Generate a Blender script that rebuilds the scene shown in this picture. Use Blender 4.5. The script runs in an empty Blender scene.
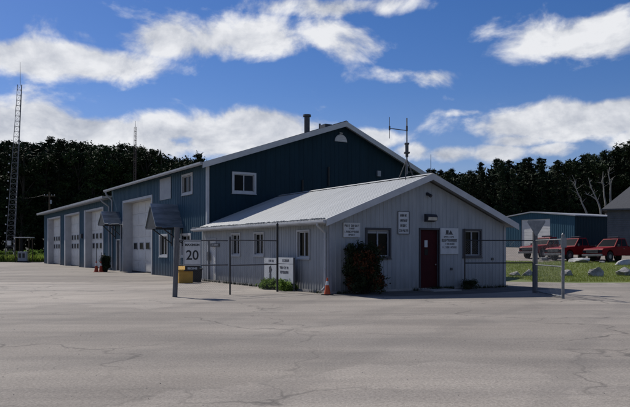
import bpy, bmesh, math, random
import numpy as np
from mathutils import Vector, Matrix
R=math.radians
random.seed(7)
S=bpy.context.scene
COL=S.collection
F=682.0; EYE=1.65; HZ=249.0
TH=R(31.0); CU,SU=math.cos(TH),math.sin(TH)
P0=(0.513,25.0)
def W(u,v,z=0): return Vector((P0[0]+CU*u-SU*v, P0[1]+SU*u+CU*v, z))
def vx(x,u=0.0):
    t=(x-315)/F; a=P0[0]+CU*u; b=P0[1]+SU*u
    return (a-b*t)/(SU+CU*t)
def ux(x,v=0.0):
    t=(x-315)/F; a=P0[0]-SU*v; b=P0[1]+CU*v
    return (b*t-a)/(CU-SU*t)
def zat(y,Y): return EYE+(HZ-y)/F*Y
def gx(x,Y): return (x-315)/F*Y
def sstep(a,b,t):
    t=max(0,min(1,(t-a)/(b-a))); return t*t*(3-2*t)
FY=[(0,0),(34,0),(48,.3),(62,.72),(85,1.65),(100,2.0),(118,3.0),(150,9),(190,15),(400,30)]
def g(X,Y):
    f=0
    for (a,fa),(b,fb) in zip(FY,FY[1:]):
        if a<=Y<=b: f=fa+(fb-fa)*(Y-a)/(b-a)
    if Y>400: f=30
    return f*sstep(9,15,X)

# ---------------------------------------------------------------- materials
def new_mat(name):
    m=bpy.data.materials.new(name); m.use_nodes=True
    nt=m.node_tree; b=nt.nodes['Principled BSDF']
    return m,nt,b
def nd(nt,t,**k):
    n=nt.nodes.new(t)
    for a,v in k.items():
        if a in n.inputs: n.inputs[a].default_value=v
        else: setattr(n,a,v)
    return n
def rgb(c): return (c[0],c[1],c[2],1)
def noisy(name,c1,c2,scale=3,rough=.7,metal=0,bump=0,bscale=20,detail=6,stretch=(1,1,1),spec=.4,obj_random=0,dirt=None,dirt_h=.6):
    m,nt,b=new_mat(name)
    tc=nd(nt,'ShaderNodeTexCoord'); mp=nd(nt,'ShaderNodeMapping'); mp.inputs['Scale'].default_value=stretch
    nt.links.new(tc.outputs['Object'],mp.inputs[0])
    n=nd(nt,'ShaderNodeTexNoise',Scale=scale,Detail=detail,Roughness=.65)
    nt.links.new(mp.outputs[0],n.inputs['Vector'])
    cr=nd(nt,'ShaderNodeValToRGB'); e=cr.color_ramp.elements
    e[0].position=.32;e[0].color=rgb(c1);e[1].position=.68;e[1].color=rgb(c2)
    nt.links.new(n.outputs[0],cr.inputs[0]); out=cr.outputs[0]
    if dirt:
        # grime rising from the ground, broken up by noise
        sp=nd(nt,'ShaderNodeSeparateXYZ'); nt.links.new(tc.outputs['Object'],sp.inputs[0])
        mr=nd(nt,'ShaderNodeMapRange'); mr.inputs['From Min'].default_value=0; mr.inputs['From Max'].default_value=dirt_h
        mr.inputs['To Min'].default_value=1; mr.inputs['To Max'].default_value=0
        nt.links.new(sp.outputs['Z'],mr.inputs['Value'])
        n3=nd(nt,'ShaderNodeTexNoise',Scale=2.5,Detail=6); nt.links.new(mp.outputs[0],n3.inputs['Vector'])
        mu=nd(nt,'ShaderNodeMath',operation='MULTIPLY'); nt.links.new(mr.outputs[0],mu.inputs[0]); nt.links.new(n3.outputs[0],mu.inputs[1])
        mx=nd(nt,'ShaderNodeMixRGB'); mx.inputs[2].default_value=rgb(dirt)
        nt.links.new(mu.outputs[0],mx.inputs[0]); nt.links.new(out,mx.inputs[1]); out=mx.outputs[0]
    if obj_random:
        oi=nd(nt,'ShaderNodeObjectInfo'); hs=nd(nt,'ShaderNodeHueSaturation')
        mr=nd(nt,'ShaderNodeMapRange'); mr.inputs['To Min'].default_value=1-obj_random; mr.inputs['To Max'].default_value=1+obj_random
        nt.links.new(oi.outputs['Random'],mr.inputs['Value']); nt.links.new(mr.outputs[0],hs.inputs['Value'])
        nt.links.new(out,hs.inputs['Color']); out=hs.outputs[0]
    nt.links.new(out,b.inputs['Base Color'])
    b.inputs['Roughness'].default_value=rough; b.inputs['Metallic'].default_value=metal
    b.inputs['Specular IOR Level'].default_value=spec
    if bump:
        n2=nd(nt,'ShaderNodeTexNoise',Scale=bscale,Detail=5); nt.links.new(tc.outputs['Object'],n2.inputs['Vector'])
        bp=nd(nt,'ShaderNodeBump',Strength=bump,Distance=.02); nt.links.new(n2.outputs[0],bp.inputs['Height'])
        nt.links.new(bp.outputs[0],b.inputs['Normal'])
    return m
M={}
M['grey_siding']=noisy('grey_siding',(.225,.245,.265),(.30,.32,.34),1.2,.6,bump=.2,bscale=3,stretch=(3,3,.5),dirt=(.11,.10,.085),dirt_h=1.0)
M['blue_siding']=noisy('blue_siding',(.022,.060,.096),(.040,.088,.130),1.0,.6,spec=.2,bump=.2,bscale=3,stretch=(3,3,.4),dirt=(.12,.11,.10),dirt_h=1.0)
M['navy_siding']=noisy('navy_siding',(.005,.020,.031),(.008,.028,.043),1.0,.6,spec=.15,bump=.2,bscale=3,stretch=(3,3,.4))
M['teal_siding']=noisy('teal_siding',(.012,.062,.098),(.02,.08,.122),.8,.5,stretch=(2,2,.3),dirt=(.1,.09,.08))
M['trim_white']=noisy('trim_white',(.34,.355,.375),(.44,.455,.475),2,.5,bump=.1,dirt=(.2,.18,.16),dirt_h=.7)
M['trim_grey']=noisy('trim_grey',(.22,.235,.26),(.30,.315,.34),2,.5)
M['door_white']=noisy('door_white',(.50,.50,.49),(.62,.62,.60),.7,.5,stretch=(1,1,2),bump=.15,bscale=4,dirt=(.22,.2,.17),dirt_h=1.2)
M['jamb']=noisy('jamb',(.38,.39,.41),(.48,.49,.51),1.5,.6,dirt=(.2,.18,.16),dirt_h=1.4)
M['maroon']=noisy('maroon',(.030,.003,.006),(.045,.005,.008),2,.6,spec=.1)
M['dark_frame']=noisy('dark_frame',(.018,.02,.03),(.03,.033,.045),4,.5)
M['dark']=noisy('dark',(.012,.013,.015),(.025,.025,.027),6,.7)
M['black_paint']=noisy('black_paint',(.01,.01,.011),(.02,.02,.02),6,.5)
M['rubber']=noisy('rubber',(.012,.012,.012),(.03,.03,.03),6,.9)
M['concrete']=noisy('concrete',(.22,.21,.2),(.32,.31,.3),3,.9,bump=.4,bscale=30)
M['sign_white']=noisy('sign_white',(.40,.42,.44),(.50,.52,.54),3,.45)
M['sign_grey']=noisy('sign_grey',(.42,.42,.42),(.55,.55,.54),3,.45)
M['red_paint']=noisy('red_paint',(.13,.004,.006),(.18,.006,.008),1.5,.5,spec=.08)
M['chrome']=noisy('chrome',(.12,.12,.125),(.22,.22,.22),4,.4,metal=.6)
M['galv']=noisy('galv',(.13,.14,.15),(.23,.24,.25),8,.5,metal=.4,bump=.1)
M['galv_dark']=noisy('galv_dark',(.05,.052,.058),(.09,.092,.1),8,.55,metal=.3)
M['post_wood']=noisy('post_wood',(.07,.072,.078),(.15,.152,.158),5,.85,bump=.5,bscale=25,stretch=(6,6,.6))
M['tower_steel']=noisy('tower_steel',(.10,.10,.11),(.2,.2,.21),3,.5,metal=.3)
M['mast_red']=noisy('mast_red',(.08,.05,.05),(.15,.11,.10),1,.6)
M['orange']=noisy('orange',(.38,.055,.012),(.5,.08,.02),5,.6,bump=.1)
M['orange_dull']=noisy('orange_dull',(.25,.035,.012),(.36,.05,.02),5,.7,bump=.1)
M['cone_band']=noisy('cone_band',(.45,.45,.45),(.6,.6,.6),5,.5)
M['yellow']=noisy('yellow',(.40,.22,.02),(.52,.29,.03),3,.55,bump=.1)
M['wood_brown']=noisy('wood_brown',(.05,.035,.022),(.09,.065,.04),6,.85,stretch=(4,4,.5))
M['bark']=noisy('bark',(.02,.016,.012),(.045,.036,.028),3,.95,stretch=(3,3,.6))
M['pale_bark']=noisy('pale_bark',(.16,.15,.135),(.28,.265,.24),3,.9,stretch=(3,3,.6))
M['rock']=noisy('rock',(.12,.12,.115),(.34,.335,.32),2.5,.9,bump=.8,bscale=9)
M['rock_flat']=noisy('rock_flat',(.28,.28,.28),(.46,.46,.45),2.5,.85,bump=.6,bscale=9)
M['shingle']=noisy('shingle',(.045,.047,.053),(.085,.088,.095),8,.8,bump=.5,bscale=20,stretch=(1,1,3))
M['house_siding']=noisy('house_siding',(.06,.07,.08),(.10,.11,.125),1.2,.65)
M['dark_roof']=noisy('dark_roof',(.03,.033,.04),(.05,.055,.06),3,.6)
M['amber']=noisy('lamp_lens',(.35,.34,.3),(.5,.48,.42),5,.3)
def leafmat(name,c1,c2,rnd=.3,scale=.8,trans=0):
    m=noisy(name,c1,c2,scale,.75,obj_random=rnd,spec=.12,detail=3)
    if trans:
        nt=m.node_tree; b=nt.nodes['Principled BSDF']; o=nt.nodes['Material Output']; src=b.inputs['Base Color'].links[0].from_socket
        t=nt.nodes.new('ShaderNodeBsdfTranslucent'); nt.links.new(src,t.inputs[0]); mx=nt.nodes.new('ShaderNodeMixShader'); mx.inputs[0].default_value=trans
        nt.links.new(b.outputs[0],mx.inputs[1]); nt.links.new(t.outputs[0],mx.inputs[2]); nt.links.new(mx.outputs[0],o.inputs[0])
    return m
M['conifer']=leafmat('conifer_leaves',(.006,.011,.006),(.027,.044,.017))
M['broadleaf']=leafmat('broad_leaves',(.008,.015,.006),(.034,.055,.017))
M['shrub']=leafmat('shrub_leaves',(.06,.11,.02),(.14,.21,.045),trans=.5)
M['bush_green']=leafmat('bush_leaves',(.012,.020,.009),(.04,.052,.022))
M['bush_red']=leafmat('bush_red_leaves',(.035,.012,.007),(.10,.034,.012),scale=3)
M['grass']=leafmat('grass_blades',(.09,.13,.018),(.20,.225,.045),scale=.5,trans=.4)
M['tall_grass']=leafmat('tall_grass',(.12,.18,.03),(.24,.29,.07),scale=.6,trans=.45)
# glass
def glass(name,c,rough=.06):
    m,nt,b=new_mat(name)
    tc=nd(nt,'ShaderNodeTexCoord'); n=nd(nt,'ShaderNodeTexNoise',Scale=1.1,Detail=2); nt.links.new(tc.outputs['Object'],n.inputs['Vector'])
    cr=nd(nt,'ShaderNodeValToRGB'); cr.color_ramp.elements[0].color=rgb([q*.5 for q in c]); cr.color_ramp.elements[1].color=rgb(c)
    nt.links.new(n.outputs[0],cr.inputs[0]); nt.links.new(cr.outputs[0],b.inputs['Base Color'])
    b.inputs['Roughness'].default_value=rough; b.inputs['Specular IOR Level'].default_value=.08
    bp=nd(nt,'ShaderNodeBump',Strength=.06,Distance=.05); nt.links.new(n.outputs[0],bp.inputs['Height']); nt.links.new(bp.outputs[0],b.inputs['Normal'])
    return m
M['glass']=glass('window_glass',(.003,.004,.004),.2)
M['glass_light']=glass('light_glass',(.008,.014,.022),.15)
# metal roof, ribs are geometry; stains on the roof here
def roofmat(name,c1,c2,rough,metal):
    m=noisy(name,c1,c2,.9,rough,metal=metal,bump=.15,bscale=6,stretch=(.4,2.5,1)); return m
M['metal_roof']=roofmat('metal_roof',(.30,.315,.315),(.40,.415,.415),.55,0)
M['canopy_metal']=roofmat('canopy_metal',(.03,.04,.055),(.36,.40,.44),.38,.35)  # pale streaks are sky highlights put into the colour
# asphalt
def asphalt():
    m,nt,b=new_mat('worn_asphalt'); L=nt.links.new
    tc=nd(nt,'ShaderNodeTexCoord'); O=tc.outputs['Object']
    n1=nd(nt,'ShaderNodeTexNoise',Scale=.13,Detail=8,Roughness=.62); L(O,n1.inputs['Vector'])
    cr=nd(nt,'ShaderNodeValToRGB'); e=cr.color_ramp.elements
    e[0].position=.3;e[0].color=(.27,.245,.22,1); e[1].position=.7;e[1].color=(.40,.37,.335,1); L(n1.outputs[0],cr.inputs[0])
    mp=nd(nt,'ShaderNodeMapping'); mp.inputs['Scale'].default_value=(.12,.9,1); mp.inputs['Rotation'].default_value=(0,0,R(-12)); L(O,mp.inputs[0])
    n5=nd(nt,'ShaderNodeTexNoise',Scale=.7,Detail=6,Roughness=.6); L(mp.outputs[0],n5.inputs['Vector'])
    c5=nd(nt,'ShaderNodeValToRGB'); c5.color_ramp.elements[0].position=.35; c5.color_ramp.elements[0].color=(.74,.74,.745,1); c5.color_ramp.elements[1].position=.62; c5.color_ramp.elements[1].color=(1.06,1.05,1.03,1); L(n5.outputs[0],c5.inputs[0])
    m5=nd(nt,'ShaderNodeMixRGB',blend_type='MULTIPLY'); m5.inputs[0].default_value=1; L(cr.outputs[0],m5.inputs[1]); L(c5.outputs[0],m5.inputs[2])
    n2=nd(nt,'ShaderNodeTexNoise',Scale=28,Detail=4,Roughness=.8); L(O,n2.inputs['Vector'])
    c2=nd(nt,'ShaderNodeValToRGB'); c2.color_ramp.elements[0].position=.3; c2.color_ramp.elements[0].color=(.56,.55,.54,1); c2.color_ramp.elements[1].position=.7; c2.color_ramp.elements[1].color=(1.2,1.19,1.17,1); L(n2.outputs[0],c2.inputs[0])
    m2=nd(nt,'ShaderNodeMixRGB',blend_type='MULTIPLY'); m2.inputs[0].default_value=1; L(m5.outputs[0],m2.inputs[1]); L(c2.outputs[0],m2.inputs[2])
    # cracks: distorted voronoi cell edges, faded out by noise
    nw=nd(nt,'ShaderNodeTexNoise',Scale=.8,Detail=5); L(O,nw.inputs['Vector'])
    ad=nd(nt,'ShaderNodeMixRGB',blend_type='LINEAR_LIGHT'); ad.inputs[0].default_value=.9; L(O,ad.inputs[1]); L(nw.outputs['Color'],ad.inputs[2])
    vo=nd(nt,'ShaderNodeTexVoronoi',feature='DISTANCE_TO_EDGE',Scale=.22); L(ad.outputs[0],vo.inputs['Vector'])
    lt=nd(nt,'ShaderNodeMapRange'); lt.inputs['From Min'].default_value=.0; lt.inputs['From Max'].default_value=.011; lt.inputs['To Min'].default_value=1; lt.inputs['To Max'].default_value=0; L(vo.outputs['Distance'],lt.inputs['Value'])
    n3=nd(nt,'ShaderNodeTexNoise',Scale=.25,Detail=3); L(O,n3.inputs['Vector'])
    m3=nd(nt,'ShaderNodeMapRange'); m3.inputs['From Min'].default_value=.40; m3.inputs['From Max'].default_value=.6; m3.inputs['To Max'].default_value=.75; L(n3.outputs[0],m3.inputs['Value'])
    mm=nd(nt,'ShaderNodeMath',operation='MULTIPLY'); L(lt.outputs[0],mm.inputs[0]); L(m3.outputs[0],mm.inputs[1])
    mx=nd(nt,'ShaderNodeMixRGB'); L(mm.outputs[0],mx.inputs[0]); L(m2.outputs[0],mx.inputs[1]); mx.inputs[2].default_value=(.07,.065,.06,1)
    vp=nd(nt,'ShaderNodeTexVoronoi',Scale=.075); L(ad.outputs[0],vp.inputs['Vector'])
    sp_=nd(nt,'ShaderNodeSeparateColor'); L(vp.outputs['Color'],sp_.inputs[0])
    mp_=nd(nt,'ShaderNodeMapRange'); mp_.inputs['To Min'].default_value=.76; mp_.inputs['To Max'].default_value=1.05; L(sp_.outputs[0],mp_.inputs['Value'])
    hv=nd(nt,'ShaderNodeHueSaturation'); L(mp_.outputs[0],hv.inputs['Value']); L(mx.outputs[0],hv.inputs['Color']); mx=hv
    # faint tyre tracks: long curved bands
    mw=nd(nt,'ShaderNodeMapping'); mw.inputs['Rotation'].default_value=(0,0,R(28)); L(ad.outputs[0],mw.inputs[0])
    wv=nd(nt,'ShaderNodeTexWave',Scale=.11,Distortion=5,Detail=2); L(mw.outputs[0],wv.inputs['Vector'])
    wr=nd(nt,'ShaderNodeMapRange'); wr.inputs['From Min'].default_value=.88; wr.inputs['From Max'].default_value=.97; wr.inputs['To Min'].default_value=0; wr.inputs['To Max'].default_value=.16; L(wv.outputs['Fac'],wr.inputs['Value'])
    mt_=nd(nt,'ShaderNodeMixRGB'); L(wr.outputs[0],mt_.inputs[0]); L(mx.outputs[0],mt_.inputs[1]); mt_.inputs[2].default_value=(.1,.095,.09,1); mx=mt_
    # oil spots
    vo2=nd(nt,'ShaderNodeTexVoronoi',Scale=.35); L(ad.outputs[0],vo2.inputs['Vector'])
    mo=nd(nt,'ShaderNodeMapRange'); mo.inputs['From Min'].default_value=.02; mo.inputs['From Max'].default_value=.16; mo.inputs['To Min'].default_value=.35; mo.inputs['To Max'].default_value=0; L(vo2.outputs['Distance'],mo.inputs['Value'])
    mx2=nd(nt,'ShaderNodeMixRGB'); L(mo.outputs[0],mx2.inputs[0]); L(mx.outputs[0],mx2.inputs[1]); mx2.inputs[2].default_value=(.09,.085,.08,1)
    L(mx2.outputs[0],b.inputs['Base Color']); b.inputs['Roughness'].default_value=.9; b.inputs['Specular IOR Level'].default_value=.2
    bp=nd(nt,'ShaderNodeBump',Strength=.5,Distance=.015); L(n2.outputs[0],bp.inputs['Height']); L(bp.outputs[0],b.inputs['Normal'])
    return m
M['asphalt']=asphalt()
M['shadow_dark']=noisy('shadow_dark',(.05,.048,.046),(.10,.095,.09),1.2,.95,bump=.5,bscale=30)  # shade colour for the sheet inside the gable's shadow
M['gravel']=noisy('gravel',(.15,.13,.11),(.25,.22,.19),1.2,.95,bump=.6,bscale=30)
M['lawn']=noisy('lawn',(.07,.10,.02),(.15,.17,.05),.9,.95,bump=.6,bscale=15,detail=10)
M['forest_floor']=noisy('forest_floor',(.010,.015,.007),(.022,.03,.012),.2,.95)

# ---------------------------------------------------------------- builders
class MB:
    def __init__(s): s.v=[]; s.f=[]
    def poly(s,*p):
        i=len(s.v); s.v+= [tuple(q) for q in p]; s.f.append(tuple(range(i,i+len(p)))); return s
    def box(s,x0,x1,y0,y1,z0,z1):
        i=len(s.v)
        s.v+=[(x,y,z) for z in (z0,z1) for y in (y0,y1) for x in (x0,x1)]
        s.f+=[tuple(i+k for k in q) for q in ((0,2,3,1),(4,5,7,6),(0,1,5,4),(2,6,7,3),(0,4,6,2),(1,3,7,5))]; return s
    def tube(s,p,q,r0,r1=None,n=8,caps=True):
        r1=r0 if r1 is None else r1
        p=Vector(p);q=Vector(q);d=(q-p)
        if d.length<1e-6: return s
        d.normalize(); a=d.orthogonal().normalized(); b=d.cross(a); i=len(s.v)
        for c,r in ((p,r0),(q,r1)):
            for k in range(n):
                t=2*math.pi*k/n; s.v.append(tuple(c+a*r*math.cos(t)+b*r*math.sin(t)))
        for k in range(n): s.f.append((i+k,i+(k+1)%n,i+n+(k+1)%n,i+n+k))
        if caps: s.f.append(tuple(i+k for k in range(n))[::-1]); s.f.append(tuple(i+n+k for k in range(n)))
        return s
    def path(s,pts,rs,n=8):
        for k in range(len(pts)-1): s.tube(pts[k],pts[k+1],rs[k],rs[k+1],n)
        return s
    def prism(s,prof,fn,a,b):
        i=len(s.v);n=len(prof)
        s.v+=[tuple(fn(p,a)) for p in prof]+[tuple(fn(p,b)) for p in prof]
        s.f.append(tuple(i+k for k in range(n))); s.f.append(tuple(i+n+k for k in range(n))[::-1])
        for k in range(n): s.f.append((i+k,i+n+k,i+n+(k+1)%n,i+(k+1)%n))
        return s
    def build(s,name,mat,parent=None,bevel=0,smooth=False,xf=None):
        me=bpy.data.meshes.new(name); me.from_pydata(s.v,[],s.f)
        bm=bmesh.new(); bm.from_mesh(me)
        if bevel:
            bmesh.ops.remove_doubles(bm,verts=bm.verts,dist=1e-5)
            try: bmesh.ops.bevel(bm,geom=list(bm.edges),offset=bevel,segments=2,affect='EDGES',profile=.6)
            except Exception: pass
        bmesh.ops.recalc_face_normals(bm,faces=bm.faces)
        bm.to_mesh(me); bm.free()
        if smooth:
            for p in me.polygons: p.use_smooth=True
        me.materials.append(M[mat] if isinstance(mat,str) else mat)
        o=bpy.data.objects.new(name,me); COL.objects.link(o)
        if parent is not None: o.parent=parent
        return o
def tag(o,label=None,cat=None,group=None,kind=None):
    if label: o['label']=label
    if cat: o['category']=cat
    if group: o['group']=group
    if kind: o['kind']=kind
    return o
def empty(name,loc=(0,0,0),rz=0,label=None,cat=None,group=None):
    o=bpy.data.objects.new(name,None); COL.objects.link(o); o.location=loc; o.rotation_euler=(0,0,rz); o.empty_display_size=.3
    return tag(o,label,cat,group)
def copy_tree(o,parent=None):
    c=o.copy(); COL.objects.link(c); c.parent=parent
    for ch in [q for q in bpy.data.objects if q.parent==o]: copy_tree(ch,c)
    return c
BASE=W(0,0)
def building(name,label,cat='building'): return empty(name,(P0[0],P0[1],0),TH,label,cat)
SIDE=lambda u0:(lambda s,z,d=0:(u0-d,s,z))      # wall facing -u
FRONT=lambda v0:(lambda s,z,d=0:(s,v0-d,z))     # wall facing -v
FAR=lambda u0:(lambda s,z,d=0:(u0+d,s,z))
BACK=lambda v0:(lambda s,z,d=0:(s,v0+d,z))
def wall(parent,P,s0,s1,z0,top,ops=(),rib=.3,mat='grey_siding',depth=.12,brk=(),jamb=None,ribw=.045,ribd=.022,name='wall'):
    """ops: (s0,s1,z0,z1[,depth]); top: function of s"""
    m=MB(); bs=sorted(set([s0,s1]+list(brk)+[o[0] for o in ops]+[o[1] for o in ops]))
    for a,b in zip(bs,bs[1:]):
        mid=(a+b)/2; iv=sorted([(o[2],o[3]) for o in ops if o[0]<mid<o[1]])
        z=z0
        for (c,d) in iv:
            if c>z+1e-4: m.poly(P(a,z),P(b,z),P(b,c),P(a,c))
            z=d
        m.poly(P(a,z),P(b,z),P(b,top(b)),P(a,top(a)))
    if rib:
        s=s0+rib*.5
        while s<s1-.02:
            iv=sorted([(o[2]-.08,o[3]+.08) for o in ops if o[0]-.09<s<o[1]+.09]); z=z0+.01; seg=[]
            for (c,d) in iv:
                if c>z+.02: seg.append((z,c))
                z=d
            seg.append((z,top(s)-.01))
            for (c,d) in seg:
                h=ribw/2; k=ribw*.28
                m.poly(P(s-h,c),P(s-k,c,ribd),P(s-k,d,ribd),P(s-h,d))
                m.poly(P(s-k,c,ribd),P(s+k,c,ribd),P(s+k,d,ribd),P(s-k,d,ribd))
                m.poly(P(s+k,c,ribd),P(s+h,c),P(s+h,d),P(s+k,d,ribd))
            s+=rib
    w=m.build(name,mat,parent)
    for o in ops:
        j=MB()
        dd=o[4] if len(o)>4 else depth
        a,b,c,d=o[:4]
        j.poly(P(a,c),P(a,d),P(a,d,-dd),P(a,c,-dd)); j.poly(P(b,c),P(b,d),P(b,d,-dd),P(b,c,-dd))
        j.poly(P(a,d),P(b,d),P(b,d,-dd),P(a,d,-dd)); j.poly(P(a,c),P(b,c),P(b,c,-dd),P(a,c,-dd))
        j.build('opening_lining',jamb or mat,w)
    return w
def bx(m,P,a,b,c,d,d0,d1):
    p=[P(s,z,q) for q in (d0,d1) for z in (c,d) for s in (a,b)]
    i=len(m.v); m.v+=[tuple(x) for x in p]
    m.f+=[tuple(i+k for k in q) for q in ((0,2,3,1),(4,5,7,6),(0,1,5,4),(2,6,7,3),(0,4,6,2),(1,3,7,5))]
def window(parent,P,a,b,c,d,mat='trim_white',t=.07,split=True,trim=None,sash='trim_white',depth=.12,half=None):
    m=MB(); t=trim or t
    bx(m,P,a-t,b+t,d,d+t,-.03,.045); bx(m,P,a-t,b+t,c-t,c,-.03,.045)
    bx(m,P,a-t,a,c,d,-.03,.045); bx(m,P,b,b+t,c,d,-.03,.045)
    w=m.build('window',mat,parent)
    m=MB(); q=.045
    bx(m,P,a,b,d-q,d,-.09,-.035); bx(m,P,a,b,c,c+q,-.09,-.035); bx(m,P,a,a+q,c+q,d-q,-.09,-.035); bx(m,P,b-q,b,c+q,d-q,-.09,-.035)
    if split: bx(m,P,(a+b)/2-q*.6,(a+b)/2+q*.6,c+q,d-q,-.09,-.035)
    m.build('sash',sash,w)
    m=MB(); mid=(a+b)/2
    m.poly(P(a,c,-.075),P(b,c,-.075),P(b,d,-.075),P(a,d,-.075)); m.build('pane','glass',w)
    if half:
        m=MB(); s0,s1=(mid+.03,b-q) if half=='hi' else (a+q,mid-.03)
        m.poly(P(s0,c+q,-.068),P(s1,c+q,-.068),P(s1,d-q,-.068),P(s0,d-q,-.068)); m.build('pane','glass_light',w)
    m=MB(); bx(m,P,a-t-.02,b+t+.02,c-t-.035,c-t-.003,-.03,.075); m.build('sill',mat,w)
    return w
def garage_door(parent,P,a,b,z1,dep,rows,ncol=3,secs=5,label=None,hid=0):
    """sectional door sitting dep behind the wall face"""
    m=MB(); h=z1/secs; q=.05
    zs=[]
    wn=[]
    W_=b-a
    for r in rows:
        for k in range(ncol):
            ww=W_-hid-.2; c=a+hid+ww*(k+.5)/ncol; wn.append((c-.27*ww/ncol,c+.27*ww/ncol,r,r+.42))
    bx(m,P,a,b,0,z1,-dep-.05,-dep-.03)
    for i in range(secs):
        z0,zz=i*h+.012,(i+1)*h-.012
        bx(m,P,a+.03,b-.03,z0,zz,-dep-.03,-dep)
        for k in range(4):
            sa=a+.1+(W_-.2)*k/4+.08; sb=a+.1+(W_-.2)*(k+1)/4-.08
            bx(m,P,sa,sb,z0+.12*h,zz-.12*h,-dep,-dep+.012)
    d=m.build('garage_door','door_white',parent)
    if label: d['label']=label
    for (s0,s1,c,e) in wn:
        mm=MB(); bx(mm,P,s0,s1,c,e,-dep+.02,-dep+.03); mm.build('pane','glass',d)
        mm=MB()
        for (x0,x1,y0,y1) in ((s0-.04,s1+.04,e,e+.04),(s0-.04,s1+.04,c-.04,c),(s0-.04,s0,c,e),(s1,s1+.04,c,e)): bx(mm,P,x0,x1,y0,y1,-dep+.013,-dep+.045)
        mm.build('window_frame','trim_grey',d)
    mm=MB(); bx(mm,P,a+.03,b-.03,.0,.07,-dep+.001,-dep+.02); mm.build('bottom_seal','rubber',d)
    return d
def gable_roof(parent,ul,ur,uc,v0,v1,ze,zr,th=.16,rib=.3,mat='metal_roof',cap='trim_grey',name='roof',ribh=.009,zer=None):
    """two slopes running from eaves ul/ur (height ze) to ridge uc (height zr)"""
    m=MB()
    ze0=ze
    for (ue,sg) in ((ul,1),(ur,-1)):
        ze=ze0 if sg>0 or zer is None else zer
        A=lambda t,v,dz=0,ue=ue,ze=ze:(ue+(uc-ue)*t, v, ze+(zr-ze)*t+dz)
        p=[A(0,v0),A(1,v0),A(1,v1),A(0,v1)]; q=[A(0,v0,-th),A(1,v0,-th),A(1,v1,-th),A(0,v1,-th)]
        m.poly(*p); m.poly(*q); m.poly(p[0],q[0],q[1],p[1]); m.poly(p[2],q[2],q[3],p[3]); m.poly(p[3],q[3],q[0],p[0])
        v=v0+.1
        while v<v1:
            a,b=v-.022,v+.022
            m.poly(A(0,a),A(1,a),A(1,a+.012,ribh),A(0,a+.012,ribh)); m.poly(A(0,b),A(1,b),A(1,b-.012,ribh),A(0,b-.012,ribh))
            m.poly(A(0,a+.012,ribh),A(1,a+.012,ribh),A(1,b-.012,ribh),A(0,b-.012,ribh)); m.poly(A(0,a),A(0,b),A(0,b-.012,ribh),A(0,a+.012,ribh))
            v+=rib
    r=m.build(name,mat,parent)
    m=MB(); cw=.16; sl=(zr-ze0)/(uc-ul)
    m.poly((uc-cw,v0-.01,zr+.04-cw*sl),(uc,v0-.01,zr+.045),(uc,v1+.01,zr+.045),(uc-cw,v1+.01,zr+.04-cw*sl))
    sr=(zr-(zer or ze0))/(ur-uc)
    m.poly((uc+cw,v0-.01,zr+.04-cw*sr),(uc,v0-.01,zr+.045),(uc,v1+.01,zr+.045),(uc+cw,v1+.01,zr+.04-cw*sr))
    m.build('ridge_cap',mat,r)
    return r
def rake_fascia(parent,ul,ur,uc,v,ze,zr,h=.24,t=.035,mat='trim_white',up=.03,zer=None):
    m=MB(); ze0=ze
    for ue in (ul,ur):
        ze=zer if (zer and ue==ur) else ze0
        pr=[(ue,ze+up),(uc,zr+up),(uc,zr+up-h),(ue,ze+up-h)]
        m.prism(pr,lambda p,d:(p[0],v-d,p[1]),.003,t)
    return m.build('fascia',mat,parent)
FONT_CACHE={}
def text_mesh(txt,size,name,mat,parent,P,s,z,d,align='CENTER',sx=1.0,bold=0.0):
    """lettering as flat geometry laid on a sign face: (s,z) = centre"""
    cu=bpy.data.curves.new(name,'FONT'); cu.body=txt; cu.size=size; cu.align_x=align; cu.align_y='CENTER'; cu.extrude=.001; cu.offset=bold
    to=bpy.data.objects.new(name,cu); COL.objects.link(to)
    bpy.context.view_layer.update()
    me=bpy.data.meshes.new_from_object(to.evaluated_get(bpy.context.evaluated_depsgraph_get()))
    COL.objects.unlink(to); bpy.data.objects.remove(to)
    for v in me.vertices:
        x,y,zz=v.co; v.co=P(s+x*sx,z+y,d+zz)
    me.name=name; me.materials.clear(); me.materials.append(M[mat])
    o=bpy.data.objects.new(name,me); COL.objects.link(o); o.parent=parent; return o
def scribble(P,rows,mat,parent,seed,d,name='lettering'):
    """unreadable small lettering: irregular letter strokes. rows: (s0,s1,z0,z1,nletters)"""
    rr=random.Random(seed); m=MB()
    for (a,b,c,e,n) in rows:
        w=(b-a)/n
        for k in range(n):
            if n>8 and rr.random()<.08: continue
            x=a+k*w; x1=x+w*.78; st=w*.24; H=e-c; t=H*.2
            def q(x0,xx,y0,y1): bx(m,P,x0,xx,y0,y1,d,d+.002)
            q(x,x+st,c,e)
            if rr.random()<.7: q(x1-st,x1,c+(0 if rr.random()<.7 else H*.5),e)
            if rr.random()<.6: q(x+st,x1-st,e-t,e)
            if rr.random()<.5: q(x+st,x1-st,c,c+t)
            if rr.random()<.6: q(x+st,x1-st,c+H*.42,c+H*.42+t)
    return m.build(name,mat,parent)

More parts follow.
